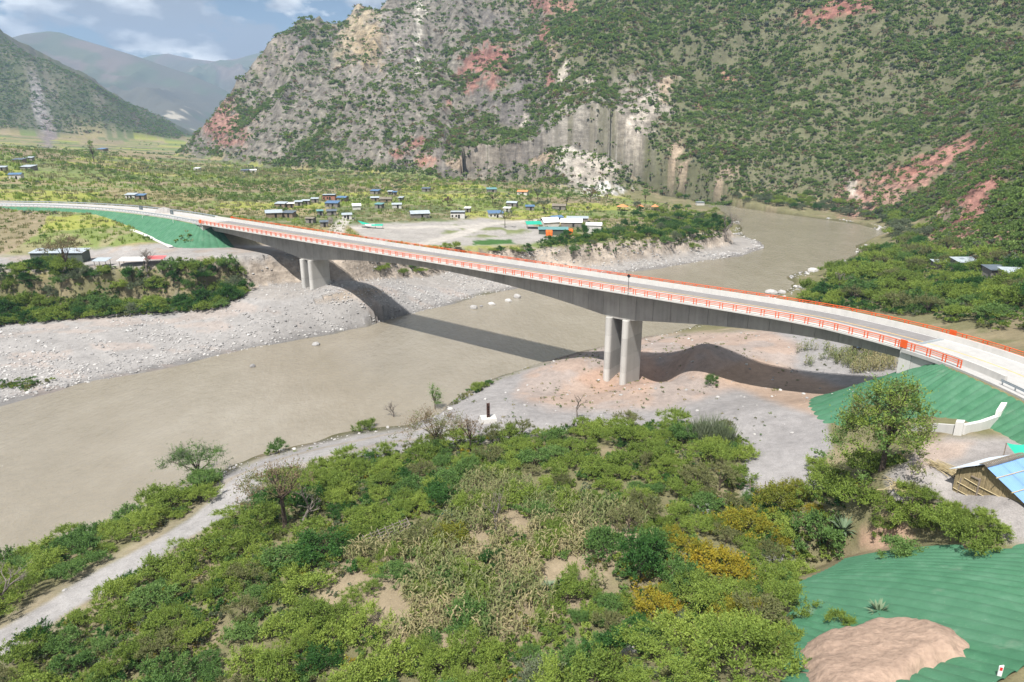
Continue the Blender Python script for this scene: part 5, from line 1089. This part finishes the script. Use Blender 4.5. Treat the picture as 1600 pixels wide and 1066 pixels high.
    if door and kind not in ('open', 'cone', 'tent'): MB().box(-.45 + hw * .2, .45 + hw * .2, -hd - .06, -hd - .01, 0.1, min(1.95, zr - .15)).build('door', M['hole'], e)
    for q in range(win): x = -hw + (q + .5) * w / max(win, 1) * .55; MB().box(x - .4, x + .4, -hd - .05, -hd - .01, .9, min(1.8, zr - .2)).build('window', M['hole'], e)
    return e
for a in [
    (503, 524, 304, 313, 'roof_pale', 'wall_brick', 'unfinished red brick house on the village rise', 'flat', 2), (527, 543, 307, 315, 'roof_blue', 'wall_mud', 'blue roofed house touching the brick house', 'gable', 0), (508, 529, 317, 324, 'roof_blue', 'wall_grey', 'long dark blue roof below the brick house', 'shed', 0), (510, 525, 330, 337, 'roof_dark', 'wall_grey', 'dark roofed hut below the long blue roof', 'shed', 0),
    (441, 460, 331, 340, 'roof_dark', 'wall_mud', 'dark roofed mud house beside a pale sheet roof', 'shed', 0), (413, 439, 334, 340, 'roof_pale', 'wall_mud', 'low pale sheet roof at the village edge by the bridge', 'shed', 0), (460, 472, 316, 322, 'roof_pale', 'wall_grey', 'small pale roofed hut behind the long pale sheets', 'shed', 0), (430, 447, 320, 325, 'roof_pale', 'wall_mud', 'long pale sheet roof on the field edge', 'shed', 0), (448, 459, 320, 325, 'roof_white', 'wall_mud', 'short white sheet roof joined to the long pale one', 'shed', 0), (472, 484, 314, 320, 'roof_pale', 'wall_grey', 'pale roofed hut left of the brick house', 'gable', 0), (486, 497, 312, 317, 'roof_pale', 'wall_grey', 'tiny pale roofed hut next to the brick house', 'shed', 0),
    (478, 492, 342, 349, 'thatch', 'wall_grey', 'low grey thatched hut behind the bridge railing', 'gable', 0), (511, 520, 341, 350, 'thatch', 'wall_grey', 'conical thatched hut beside the grey board huts', 'cone', 0), (495, 504, 331, 337, 'roof_teal', 'wall_grey', 'small teal roofed hut beside the dark roofed hut', 'shed', 0), (500, 512, 347, 355, 'roof_dark', 'wall_grey', 'dark board hut at the head of the village lane', 'shed', 0), (534, 549, 334, 343, 'roof_pale', 'wall_white', 'white walled hut with pale roof by the village lane', 'shed', 1), (550, 563, 323, 328, 'roof_white', 'wall_white', 'white peaked tent among the village bushes', 'tent', 0),
    (579, 593, 299, 304, 'roof_blue', 'wall_grey', 'blue roofed house at the back of the village', 'shed', 0), (579, 592, 308, 315, 'roof_pale', 'wall_mud', 'brown walled hut with pale roof in the village centre', 'gable', 0), (593, 612, 310, 317, 'thatch', 'wall_mud', 'wide grey thatched hut in the village centre', 'gable', 0), (606, 613, 301, 305, 'roof_pale', 'wall_grey', 'tiny pale hut behind the thatched hut', 'shed', 0), (614, 620, 303, 306, 'roof_blue', 'wall_grey', 'tiny blue roofed hut behind the thatched hut', 'shed', 0), (612, 627, 319, 326, 'roof_pale', 'wall_white', 'white hut with grey roof beside a dark bush', 'gable', 0), (586, 599, 322, 326, 'roof_teal', 'wall_grey', 'teal sheet roof low in the village grass', 'shed', 0), (639, 670, 333, 341, 'roof_pale', 'wall_grey', 'long grey roofed house at the gravel yard edge', 'gable', 0), (659, 672, 295, 300, 'roof_dark', 'wall_grey', 'dark hut in front of the yellow field', 'shed', 0), (623, 630, 310, 315, 'roof_pale', 'wall_grey', 'tiny pale hut right of the wide thatched hut', 'shed', 0),
    (703, 727, 330, 341, 'roof_pale', 'wall_white', 'flat roofed white block house by the gravel yard', 'flat', 2), (762, 786, 329, 340, 'roof_blue', 'wall_white', 'white house with a blue roof by the gravel yard', 'shed', 2), (787, 798, 326, 332, 'roof_white', 'wall_white', 'small white shed beside the blue roofed white house', 'shed', 0), (726, 735, 323, 332, 'roof_white', 'wall_grey', 'small white tilted roof beside the block house', 'shed', 0), (792, 809, 317, 323, 'roof_pale', 'wall_grey', 'pale roofed hut behind the blue roofed white house', 'gable', 0), (821, 835, 323, 329, 'roof_blue', 'wall_grey', 'blue sheet hut behind the camp', 'shed', 0), (863, 885, 318, 328, 'thatch', 'wall_grey', 'grey thatched hut behind the camp', 'gable', 0), (809, 826, 299, 305, 'roof_orange', 'wall_white', 'white house with an orange roof under the mountain', 'gable', 0), (760, 776, 296, 301, 'roof_teal', 'wall_grey', 'teal roofed house under the mountain', 'shed', 0),
    (196, 212, 301, 311, 'roof_pale', 'wall_white', 'white walled house with blue grey roof at the orchard', 'shed', 1), (211, 226, 304, 312, 'roof_blue', 'wall_mud', 'brown lean-to joined to the orchard house', 'shed', 0), (14, 32, 268, 280, 'roof_blue', 'wall_white', 'white house with blue roof above the maize slope', 'gable', 0), (19, 36, 247, 254, 'roof_dark', 'wall_mud', 'dark roofed house by the bare earth cutting', 'shed', 0), (37, 50, 245, 251, 'roof_pale', 'wall_grey', 'pale roofed house by the bare earth cutting', 'shed', 0), (31, 52, 259, 266, 'roof_pale', 'wall_grey', 'long grey roof above the white house with blue roof', 'shed', 0), (-6, 8, 260, 267, 'roof_pale', 'wall_grey', 'pale blue roofed hut at the left valley side', 'shed', 0), (150, 165, 231, 236, 'roof_blue', 'wall_mud', 'blue roofed house below the left hill', 'shed', 0), (376, 388, 264, 270, 'roof_dark', 'wall_grey', 'dark roofed hut in the far fields', 'shed', 0), (389, 400, 265, 270, 'roof_white', 'wall_white', 'white roofed hut in the far fields', 'shed', 0), (303, 312, 263, 267, 'roof_white', 'wall_white', 'tiny white hut in the yellow far field', 'shed', 0),
    (1460, 1482, 412, 420, 'roof_pale', 'wall_grey', 'pale sheet roof half hidden in the thicket under the cliff', 'shed', 0), (1495, 1530, 408, 420, 'roof_pale', 'wall_grey', 'wide zinc roofed shack under the red cliff', 'shed', 0), (1545, 1580, 420, 434, 'roof_dark', 'wall_wood' if False else 'wall_grey', 'dark roofed board shack under the red cliff', 'shed', 0), (1572, 1612, 420, 440, 'roof_pale', 'wall_mud', 'zinc roofed shack beside the dark roofed board shack', 'shed', 0)]:
    house(*a[:6], a[6], a[7], win=a[8])
for k, (u0, u1, lab) in enumerate([(963, 982, 'widest orange round shelter on the terrace'), (994, 1006, 'orange round shelter between the two others on the terrace'), (1017, 1029, 'small orange round shelter nearest the river bend')]):
    p = foot((u0 + u1) / 2, 329); r = px_size(p, u1 - u0) / 2; e = empty('round_shelter', p, 0, lab, 'shelter', 'orange round shelters'); n = 12
    MB().add([(r * math.cos(2 * math.pi * q / n), r * math.sin(2 * math.pi * q / n), 2.2) for q in range(n)] + [(0, 0, 3.5)], [(q, (q + 1) % n, n) for q in range(n)] + [tuple(range(n))[::-1]]).build('roof', M['roof_orange'], e)
    for q in range(6): a = q * math.pi / 3; MB().tube([(r * .85 * math.cos(a), r * .85 * math.sin(a), -.3), (r * .85 * math.cos(a), r * .85 * math.sin(a), 2.3)], .08, 5).build('post', M['wood'], e)
# camp
house(822, 846, 348, 358, 'net_green', 'wall_grey', 'green canopy at the corner of the camp', 'open', 'canopy', .1, cat='canopy')
house(858, 879, 338, 347, 'roof_blue', 'wall_white', 'blue and white gabled hall at the back of the camp', 'gable', 'camp_hall', .5, cat='tent')
house(845, 873, 344, 354, 'roof_white', 'wall_white', 'white roofed tent behind the teal roof', 'tent', 'white_tent', .35, cat='tent')
house(876, 911, 345, 355, 'roof_white', 'wall_grey', 'arched white tent in the middle of the camp', 'arch', 'white_tent', -.1, cat='tent')
house(885, 920, 341, 348, 'roof_pale', 'wall_grey', 'long grey roof behind the arched white tent', 'shed', 'camp_shed', -.1, cat='shed', dep=.35)
house(916, 941, 344, 365, 'roof_white', 'wall_white', 'white block hall with an arched roof at the camp end', 'arch', 'white_hall', -.15, cat='tent')
house(840, 889, 354, 367, 'roof_teal', 'wall_dark', 'long teal roofed stall in front of the camp', 'shed', 'long_stall', -.05, cat='stall', dep=.3, door=False)
for u, v, lab in ((858, 369, 'orange tarp hanging in front of the teal roofed stall'), (890, 367, 'orange tarp bunched at the end of the teal roofed stall')):
    p = foot(u, v); m = MB(); n = 6
    for q in range(n + 1): x = (q / n - .5) * 2.8; yy = .25 * math.sin(q * 2.1); m.v += [(x, yy - .3, 0.0), (x, yy, 1.6), (x, yy + .7, 2.5)]
    for q in range(n):
        for j in range(2): a = q * 3 + j; m.f.append((a, a + 3, a + 4, a + 1))
    tag(m.build('orange_tarp', M['tarp_orange'], None, loc=p), lab, 'tarp')
p = foot(578, 356); e = empty('net_shelter', p, .15, 'bright green net shelter with white sheets beside the village lane', 'shelter')
MB().add([(-5, 1, 3.0), (-2, 2.5, 1.8), (1, 0, 1.4), (-3, -1, 1.6)], [(0, 3, 2, 1)]).build('net', M['net_green'], e); MB().add([(-2, -.5, 1.6), (2, .5, 1.5), (2.4, -1.6, 1.1), (-1.5, -2, 1.2)], [(0, 3, 2, 1)]).build('white_sheet', M['roof_white'], e); MB().add([(.5, -.6, 1.5), (5.5, -.4, 1.5), (5.3, -2.4, 1.0), (.8, -2.2, 1.1)], [(0, 3, 2, 1)]).build('net', M['net_green'], e)
for x, y, h_ in ((-5, 1, 3), (-3, -1, 1.6), (2.4, -1.6, 1.1), (5.4, -2.3, 1.0), (5.4, -.4, 1.5), (-2, 2.4, 1.8)): MB().tube([(x, y, -.3), (x, y, h_)], .05, 4).build('pole', M['wood'], e)
house(1088, 1101, 312, 321, 'roof_pale', 'wall_white', 'small white concrete block on the upstream sand bar', 'flat', 'concrete_block', 0, False, 'block')
# sheds of the left bank
house(48, 134, 387, 411, 'roof_pale', 'wall_dark', 'long dark walled shed with a pale metal roof on the far gravel road', 'shed', 'long_shed', .03, False, 'shed', dep=.28)
house(186, 228, 404, 420, 'roof_white', 'wall_white', 'open shelter with a white roof on the far gravel road', 'open', 'open_shelter', .05, cat='shelter', dep=.4); house(229, 256, 402, 418, 'roof_red', 'wall_white', 'open shelter with a red roof joined to the white one', 'open', 'open_shelter', .05, cat='shelter', dep=.5)
house(147, 168, 404, 417, 'roof_pale', 'wall_white', 'tiny open frame shelter beside the long shed', 'open', 'open_shelter', 0, cat='shelter')
house(1338, 1372, 545, 556, 'roof_blue', 'wall_grey', 'blue sheet roof low in the maize under the bridge end', 'shed', 'sheet_shelter', -.1, False, 'shelter', dep=.5)
# ------------------------------------------------------------------ reed hut
M['reed'] = simple('dry_reed', (.34, .27, .155), .9, .35, 5.0, .1); M['cane'] = simple('yellow_cane', (.50, .41, .24), .8, .15, 3.0); M['sheet_blue'] = simple('blue_corrugated_plastic', (.12, .26, .52), .45, .15, .9, .4); M['sheet_clear'] = simple('pale_corrugated_plastic', (.55, .62, .70), .45, .1, .9, .4)
pl = foot(1488, 766); pr = foot(1597, 788); ax = Vector((pr.x - pl.x, pr.y - pl.y, 0)); L = ax.length; rz = math.atan2(ax.y, ax.x)
z0 = min(pl.z, pr.z) - .05; hut = empty('reed_hut', (pl.x, pl.y, z0), rz, 'reed walled hut with blue corrugated roof and green net behind', 'hut')
LW = L * 1.05; AX = LW * .40; HE, HR, DP = 2.35, 4.0, 5.2
def top(x): return HE + (HR - HE) * (x / AX if x < AX else 1 - 1.12 * (x - AX) / (LW - AX))
m = MB(); rg = random.Random(5); x = 0.0
while x < LW:
    m.tube([(x, rg.uniform(-.03, .03), -.1), (x + rg.uniform(-.03, .03), rg.uniform(-.03, .03), top(x) - .05)], .032, 4); x += .062
m.build('reed_wall', M['reed'], hut)
MB().add([(0.02, .08, -.1), (LW, .08, -.1), (LW, .08, top(LW) - .1), (AX, .08, HR - .1), (0.02, .08, HE - .1)], [(0, 1, 2, 3, 4)]).build('reed_backing', M['reed'], hut)
for side, x_ in (('l', 0.0), ('r', LW)):
    m = MB(); y = .1
    while y < DP: m.tube([(x_, y, -.1), (x_ + rg.uniform(-.03, .03), y, top(x_) - .05)], .035, 4); y += .07
    m.build('reed_wall', M['reed'], hut)
for z, x0 in ((.18, 0.05), (.95, .35), (1.65, .9)): MB().tube([(x0, -.07, z + .2), (LW * .35, -.08, z + .05), (LW * .98, -.07, z - .1)], .045, 5).build('cross_pole', M['cane'], hut)
MB().tube([(.55, -.06, 0), (.6, -.06, 1.7)], .05, 5).build('upright_pole', M['wood'], hut); MB().box(AX - .35, AX - .2, -.12, -.05, .5, 2.5).build('door_post', M['wood'], hut); MB().box(AX - 1.1, AX - .36, -.12, -.05, 2.3, 2.42).build('lintel', M['wood'], hut)
def corr(x0, z0, x1, z1, y0, y1, mat, name, amp=.035, per=.22):
    """corrugated sheet; ribs run across the ridge-to-eave slope"""
    n = int((y1 - y0) / per * 4); m = MB(); V = []
    for i in range(n + 1):
        y = y0 + (y1 - y0) * i / n; dz = amp * math.sin(i * math.pi / 2); V += [(x0, y, z0 + dz), (x1, y, z1 + dz)]
    m.add(V, [(2 * i, 2 * i + 1, 2 * i + 3, 2 * i + 2) for i in range(n)]); return m.build(name, mat, hut)
ns = (LW + .5 - AX) / 3; kr = 1.12 * (HR - HE) / (LW - AX); kl = (HR - HE) / AX
for k in range(3):
    y0 = -.45 + k * 1.95; corr(AX + .1, HR + .1 + .02 * k, LW + .5, HR + .1 - kr * (LW + .4 - AX) + .02 * k, y0, y0 + 2.0, M['sheet_blue'], 'roof_sheet'); corr(AX - .1, HR + .1 + .02 * k, -.45, HR + .1 - kl * (AX + .35) + .02 * k, y0, y0 + 2.0, M['sheet_clear'], 'roof_sheet')
m = MB()
for k in range(26): y = -.5 + k * .22; m.tube([(AX - .38, y, HR + .08), (AX, y + .05, HR + .27), (AX + .38, y, HR + .08)], .06, 4)
m.build('ridge_thatch', M['thatch'], hut)
for x_ in (AX + 1.4, AX + 2.9): z_ = HR + .2 - kr * (x_ - AX); MB().tube([(x_, -.7, z_), (x_ + .1, DP + .1, z_ + .02)], .045, 5).build('batten', M['cane'], hut)
net = empty('shade_net', (pl.x, pl.y, z0), rz, 'turquoise shade net sagging between poles behind the reed hut', 'shade net')
m = MB(); V = []; NX, NY = 14, 6; A_ = [Vector((AX - 2.0, DP + .6, 4.3)), Vector((LW + .3, DP - .4, 4.3)), Vector((AX - .6, DP + 3.2, 4.6)), Vector((LW + .8, DP + 3.2, 5.0))]
for j in range(NY):
    for i in range(NX):
        s_, t_ = i / (NX - 1), j / (NY - 1); q = (A_[0] * (1 - s_) + A_[1] * s_) * (1 - t_) + (A_[2] * (1 - s_) + A_[3] * s_) * t_; V.append((q.x, q.y, q.z - 1.2 * 4 * s_ * (1 - s_) * (.5 + .5 * (1 - t_)) - .3 * 4 * t_ * (1 - t_)))
m.add(V, [(j * NX + i, j * NX + i + 1, (j + 1) * NX + i + 1, (j + 1) * NX + i) for j in range(NY - 1) for i in range(NX - 1)]); m.build('net', M['net_green'], net, True)
for q in A_: MB().tube([(q.x, q.y, -.3), tuple(q)], .05, 5).build('pole', M['wood'], net)
for k, (u, v, ln, lab) in enumerate([(1478, 735, 2.6, 'pile of dry canes lying beside the reed hut'), (1408, 762, 1.6, 'heap of pale straw on the yard below the big tree')]):
    m = MB(); rg = random.Random(k)
    for q in range(70): a = (1.9 if k == 0 else rg.uniform(0, 3.1)) + rg.gauss(0, .16); x, y = rg.gauss(0, .5 if k == 0 else .7), rg.gauss(0, .4 if k == 0 else .6); z = rg.uniform(.03, .35); m.tube([(x - math.cos(a) * ln / 2, y - math.sin(a) * ln / 2, z), (x + math.cos(a) * ln / 2, y + math.sin(a) * ln / 2, z + rg.uniform(-.05, .15))], .028, 3)
    tag(m.build('cane_pile' if k == 0 else 'straw_heap', M['cane'], None, loc=foot(u, v)), lab, 'straw')
# ------------------------------------------------------------------ concrete chute wall on the abutment slope
pts = [foot(u, v) for u, v in ((1425, 672), (1458, 674), (1490, 678), (1503, 679), (1530, 672), (1556, 657))]; cw = empty('chute_wall', pts[0], 0, 'white stepped concrete wall at the foot of the green abutment slope', 'wall')
hs = [(.8, .9), (1.0, 1.1), (1.6, 1.6), (1.2, 1.1), (1.1, .6)]
for i in range(5):
    a, b = pts[i], pts[i + 1]; d = (b - a); d.z = 0; n = Vector((-d.y, d.x, 0)).normalized() * (.22 if i != 2 else .45); a = a - pts[0]; b = b - pts[0]; g = d.normalized() * .01
    MB().add([a - n + Vector((0, 0, -.6)), b - n - g + Vector((0, 0, -.6)), b + n - g + Vector((0, 0, -.6)), a + n + Vector((0, 0, -.6)), a - n + Vector((0, 0, hs[i][0])), b - n - g + Vector((0, 0, hs[i][1])), b + n - g + Vector((0, 0, hs[i][1])), a + n + Vector((0, 0, hs[i][0]))], [(0, 3, 2, 1), (4, 5, 6, 7), (0, 1, 5, 4), (1, 2, 6, 5), (2, 3, 7, 6), (3, 0, 4, 7)]).build('wall_block', M['concrete_white'], cw)
e0 = foot(1557, 656) - pts[0]; e1 = foot(1566, 640) - pts[0]; MB().add([e0 + Vector((-.3, 0, .2)), e0 + Vector((.4, 0, .2)), e1 + Vector((.4, 0, .3)), e1 + Vector((-.3, 0, .3)), e0 + Vector((-.3, 0, 1.1)), e0 + Vector((.4, 0, 1.1)), e1 + Vector((.4, 0, .9)), e1 + Vector((-.3, 0, .9))], [(0, 3, 2, 1), (4, 5, 6, 7), (0, 1, 5, 4), (1, 2, 6, 5), (2, 3, 7, 6), (3, 0, 4, 7)]).build('end_ramp', M['concrete_white'], cw)
# ditch at the toe of the far embankment
pts = [foot(u, v) for u, v in ((206, 360), (222, 366), (240, 374), (256, 381), (268, 387))]; m = MB()
for i in range(4):
    a, b = pts[i], pts[i + 1]; d = (b - a).normalized(); n = Vector((-d.y, d.x, 0)) * .7; u_ = Vector((0, 0, .28)); m.add([a - n, b - n, b + n, a + n, a - n + u_, b - n + u_, b + n + u_, a + n + u_], [(4, 5, 6, 7), (0, 1, 5, 4), (2, 3, 7, 6)])
tag(m.build('concrete_ditch', M['concrete_white']), 'white concrete ditch at the toe of the far green embankment', 'ditch')
# ------------------------------------------------------------------ posts and signs
M['rust'] = simple('rusty_steel', (.085, .04, .028), .85, .4, 3.0, .3); M['red_paint'] = simple('red_reflector', (.6, .03, .03), .4, .1, 3.0)
p = foot(763, 658); e = empty('marker_post', p, .2, 'rusty steel post on a white concrete block on the gravel flat', 'post')
bm_ = MB(); bm_.add([(-1.5, -1.2, -.3), (1.5, -1.2, -.3), (1.5, 1.2, -.3), (-1.5, 1.2, -.3), (-1.3, -1.0, .75), (1.3, -1.0, .75), (1.3, 1.0, .75), (-1.3, 1.0, .75)], [(0, 3, 2, 1), (4, 5, 6, 7), (0, 1, 5, 4), (1, 2, 6, 5), (2, 3, 7, 6), (3, 0, 4, 7)]); bm_.build('concrete_base', M['concrete_light'], e)
m = MB(); m.box(-.25, -.17, -.22, .22, .7, 3.3); m.box(.17, .25, -.22, .22, .7, 3.3); m.box(-.17, .17, -.04, .04, .7, 3.3)
for k in range(5): m.box(-.17, .17, -.2, -.12, 1.0 + k * .45, 1.12 + k * .45)
m.build('steel_column', M['rust'], e)
p = foot(1560, 1060); e = empty('delineator_post', (p.x, p.y, p.z), -.3, 'white marker post with a red reflector on the road shoulder', 'post'); m = MB(); m.box(-.11, .11, -.04, .04, -.3, .85); m.add([(-.11, -.04, .85), (.11, -.04, .85), (.11, .04, .85), (-.11, .04, .85), (.11, -.04, .97), (.11, .04, .97)], [(0, 1, 4), (2, 3, 5), (0, 4, 5, 3), (1, 2, 5, 4)]); m.build('post_body', M['white'], e); MB().box(-.07, .07, -.055, -.042, .6, .82).build('reflector', M['red_paint'], e)
s_ = s_near(21.7, 127.0) + .3; e = empty('bridge_sign', road_pt(s_, .05, DECK - .3), road_dir(s_), 'small dark sign on a thin pole beside the near bridge railing', 'sign'); MB().tube([(0, -.08, 0), (0, -.08, 3.6)], .045, 6).build('pole', M['black'], e); MB().add([(0, -.12, 3.3), (.42, -.12, 3.72), (0, -.12, 4.14), (-.42, -.12, 3.72), (0, -.09, 3.3), (.42, -.09, 3.72), (0, -.09, 4.14), (-.42, -.09, 3.72)], [(0, 1, 2, 3), (7, 6, 5, 4), (0, 4, 5, 1), (1, 5, 6, 2), (2, 6, 7, 3), (3, 7, 4, 0)]).build('sign_board', M['black'], e)
for k, (u, v, lab) in enumerate([(223, 342, 'dark backed road sign on the far embankment farther from the bridge'), (271, 350, 'dark backed road sign on the far embankment closer to the bridge')]):
    p = foot(u, v); e = empty('road_sign', p, road_dir(s_near(p.x, p.y)), lab, 'sign'); MB().tube([(0, 0, -.3), (0, 0, 4.2)], .06, 6).build('pole', M['white'], e); MB().box(-1.2, 1.2, -.04, .04, 3.2, 4.6).build('sign_board', M['roof_dark'], e)
# ------------------------------------------------------------------ small things in the scrub
p = foot(605, 848); e = empty('broken_trellis', p, .45, 'broken frame of weathered poles lying over the bushes', 'trellis')
for k in range(4): MB().tube([(-2.8, -.9 + k * .6, .9), (2.8, -.9 + k * .6, 1.9)], .05, 5).build('long_pole', M['bark_grey'], e)
for k in range(7): x = -2.6 + k * .87; z = .98 + (x + 2.8) / 5.6; MB().tube([(x, -1.1, z), (x + .1, 1.2, z)], .045, 5).build('cross_pole', M['bark_grey'], e)
for x, y in ((-2.4, -.9), (2.4, -.9), (2.4, .9), (-2.4, .9)): MB().tube([(x, y, -.3), (x, y, .95 + (x + 2.8) / 5.6)], .06, 5).build('leg', M['wood'], e)
p = foot(699, 806); m = MB(); rg = random.Random(2); V = []
for j in range(6):
    for i in range(8): V.append((i * .22 - .8 + rg.uniform(-.05, .05), j * .2 - .5 + rg.uniform(-.05, .05), .25 + rg.uniform(0, .35) * math.sin(i * .45)))
m.add(V, [(j * 8 + i, j * 8 + i + 1, j * 8 + i + 9, j * 8 + i + 8) for j in range(5) for i in range(7)]); tag(m.build('plastic_sheet', M['tarp_blue'], None, loc=p), 'crumpled bright blue plastic sheet at the maize edge', 'plastic')
p = foot(1100, 800); e = empty('tub', p + Vector((0, 0, .35)), 0, 'white rimmed dark tub standing among the green bushes', 'tub'); n = 20
def ring(r, z): return [(r * math.cos(2 * math.pi * k / n), r * math.sin(2 * math.pi * k / n), z) for k in range(n)]
MB().add(ring(.7, -.4) + ring(.8, .38) + ring(.68, .38) + ring(.6, .05), [(k, (k + 1) % n, n + (k + 1) % n, n + k) for k in range(n)] + [(n * 2 + k, n * 2 + (k + 1) % n, n * 3 + (k + 1) % n, n * 3 + k) for k in range(n)]).build('tub_wall', M['roof_white'], e); MB().add(ring(.82, .38) + ring(.66, .385), [(k, (k + 1) % n, n + (k + 1) % n, n + k) for k in range(n)]).build('rim', M['roof_white'], e); MB().add(ring(.66, .2), [tuple(range(n))]).build('soil', M['hole'], e)
e = empty('stick_fence', foot(1150, 765), 0, 'crooked stick fence at the end of the gravel wash', 'fence'); fp = [foot(u, v) for u, v in ((1148, 764), (1172, 768), (1196, 766), (1222, 770), (1244, 768), (1262, 772))]; rg = random.Random(8)
for k, q in enumerate(fp): q = q - fp[0] + (fp[0] - e.location); MB().tube([q + Vector((0, 0, -.3)), q + Vector((rg.uniform(-.15, .15), 0, rg.uniform(1.1, 1.7)))], .05, 5).build('stake', M['wood'], e)
for k in range(5): a, b = fp[k] - e.location, fp[k + 1] - e.location; MB().tube([a + Vector((0, 0, rg.uniform(.6, 1))), (a + b) / 2 + Vector((0, .1, .7)), b + Vector((0, 0, rg.uniform(.6, 1)))], .035, 4).build('rail', M['wood'], e)
# boulders in the river and on the banks
for k, (u, v, r, lab) in enumerate([(740, 482, 1.5, 'pale boulder standing in the shallow water by the far bar'), (752, 479, .8, 'small boulder between two pale boulders in the shallows'), (768, 476, 1.2, 'flat boulder in the shallows off the far bar'), (794, 471, 1.3, 'rounded boulder in the shallows under the girder'), (808, 465, 1.7, 'pair forming boulder at the end of the shallow row'), (494, 539, 1.1, 'white boulder in the river near the cobble edge'), (395, 573, .9, 'pale boulder alone in the brown water'), (1270, 428, 2.0, 'dark rock at the upstream right shore'), (1205, 458, 2.2, 'flat dark rock in the river just behind the bridge'), (1222, 460, 1.6, 'dark rock beside the flat one behind the bridge'), (173, 490, 1.4, 'grey boulder below the bushes of the far bank'), (185, 492, 1.1, 'pale boulder below the bushes of the far bank'), (218, 490, 1.2, 'white boulder at the end of the bank bushes'), (101, 923, .35, 'small white stone beside the dirt track'), (345, 765, .4, 'reddish stone beside the windswept tree'), (712, 628, .8, 'pale boulder in the riprap at the water edge'), (704, 640, .7, 'grey boulder in the riprap at the water edge'), (722, 618, .7, 'tilted boulder in the riprap at the water edge')]):
    q = un(u, v, 0) if k < 10 else foot(u, v)[:2]; z = max(0.0, h1(q[0], q[1])); o = link('boulder', stone_mesh(200 + k, 2), None, (q[0], q[1], z + r * .1), (0, 0, k * 1.3), (r, r, r)); tag(o, lab, 'boulder')
# gravel pile on the far approach
p = foot(257, 333); m = MB(); n = 18; m.add([(4.2 * math.cos(2 * math.pi * k / n) * (1 + .1 * math.sin(k * 3)), 3.2 * math.sin(2 * math.pi * k / n), -.4) for k in range(n)] + [(2.0 * math.cos(2 * math.pi * k / n), 1.4 * math.sin(2 * math.pi * k / n), 1.5 + .2 * math.sin(k * 2)) for k in range(n)] + [(0, 0, 2.2)], [(k, (k + 1) % n, n + (k + 1) % n, n + k) for k in range(n)] + [(n + k, n + (k + 1) % n, 2 * n) for k in range(n)]); M['gravel'] = simple('grey_gravel', (.33, .31, .29), .95, .2, 2.0); tag(m.build('gravel_pile', M['gravel'], None, loc=p), 'grey gravel pile beside the far approach road', 'pile')
# ------------------------------------------------------------------ soil heap on the fabric slope
M['soil'] = simple('pink_brown_soil', (.34, .245, .185), .98, .28, 2.4, .1, bumpd=.15)
SH = [(1238, 1012), (1262, 1000), (1290, 988), (1345, 976), (1400, 968), (1460, 975), (1500, 984), (1532, 1008), (1526, 1040), (1470, 1052), (1440, 1075), (1400, 1120), (1230, 1120), (1228, 1050)]
SHW = np.array([q[:2] for q in hit_many(SH)]); lo, hi = SHW.min(0) - .5, SHW.max(0) + .5; gx = np.arange(lo[0], hi[0], .3); gy = np.arange(lo[1], hi[1], .3); GX, GY = np.meshgrid(gx, gy)
sd = sdist(SHW, GX + 1.0 * (fbm(GX / 1.2, GY / 1.2, 3, 801) - .5), GY + 1.0 * (fbm(GX / 1.2, GY / 1.2, 3, 802) - .5)); Z = hfast(GX, GY) - .35 + 1.65 * sstep(-.3, 2.2, sd) + .5 * (fbm(GX / .8, GY / .8, 4, 803) - .5) * sstep(0, 1, sd)
idx = np.arange(GX.size).reshape(GX.shape); F = np.stack([idx[:-1, :-1], idx[:-1, 1:], idx[1:, 1:], idx[1:, :-1]], -1).reshape(-1, 4); keep = (sd.ravel()[F] > -.35).all(1)
tag(link('soil_heap', np_mesh('soil_heap', np.stack([GX.ravel(), GY.ravel(), Z.ravel()], 1), F[keep], M['soil'], True)), 'heap of pinkish bare soil spilled over the folded green slope', 'soil heap')
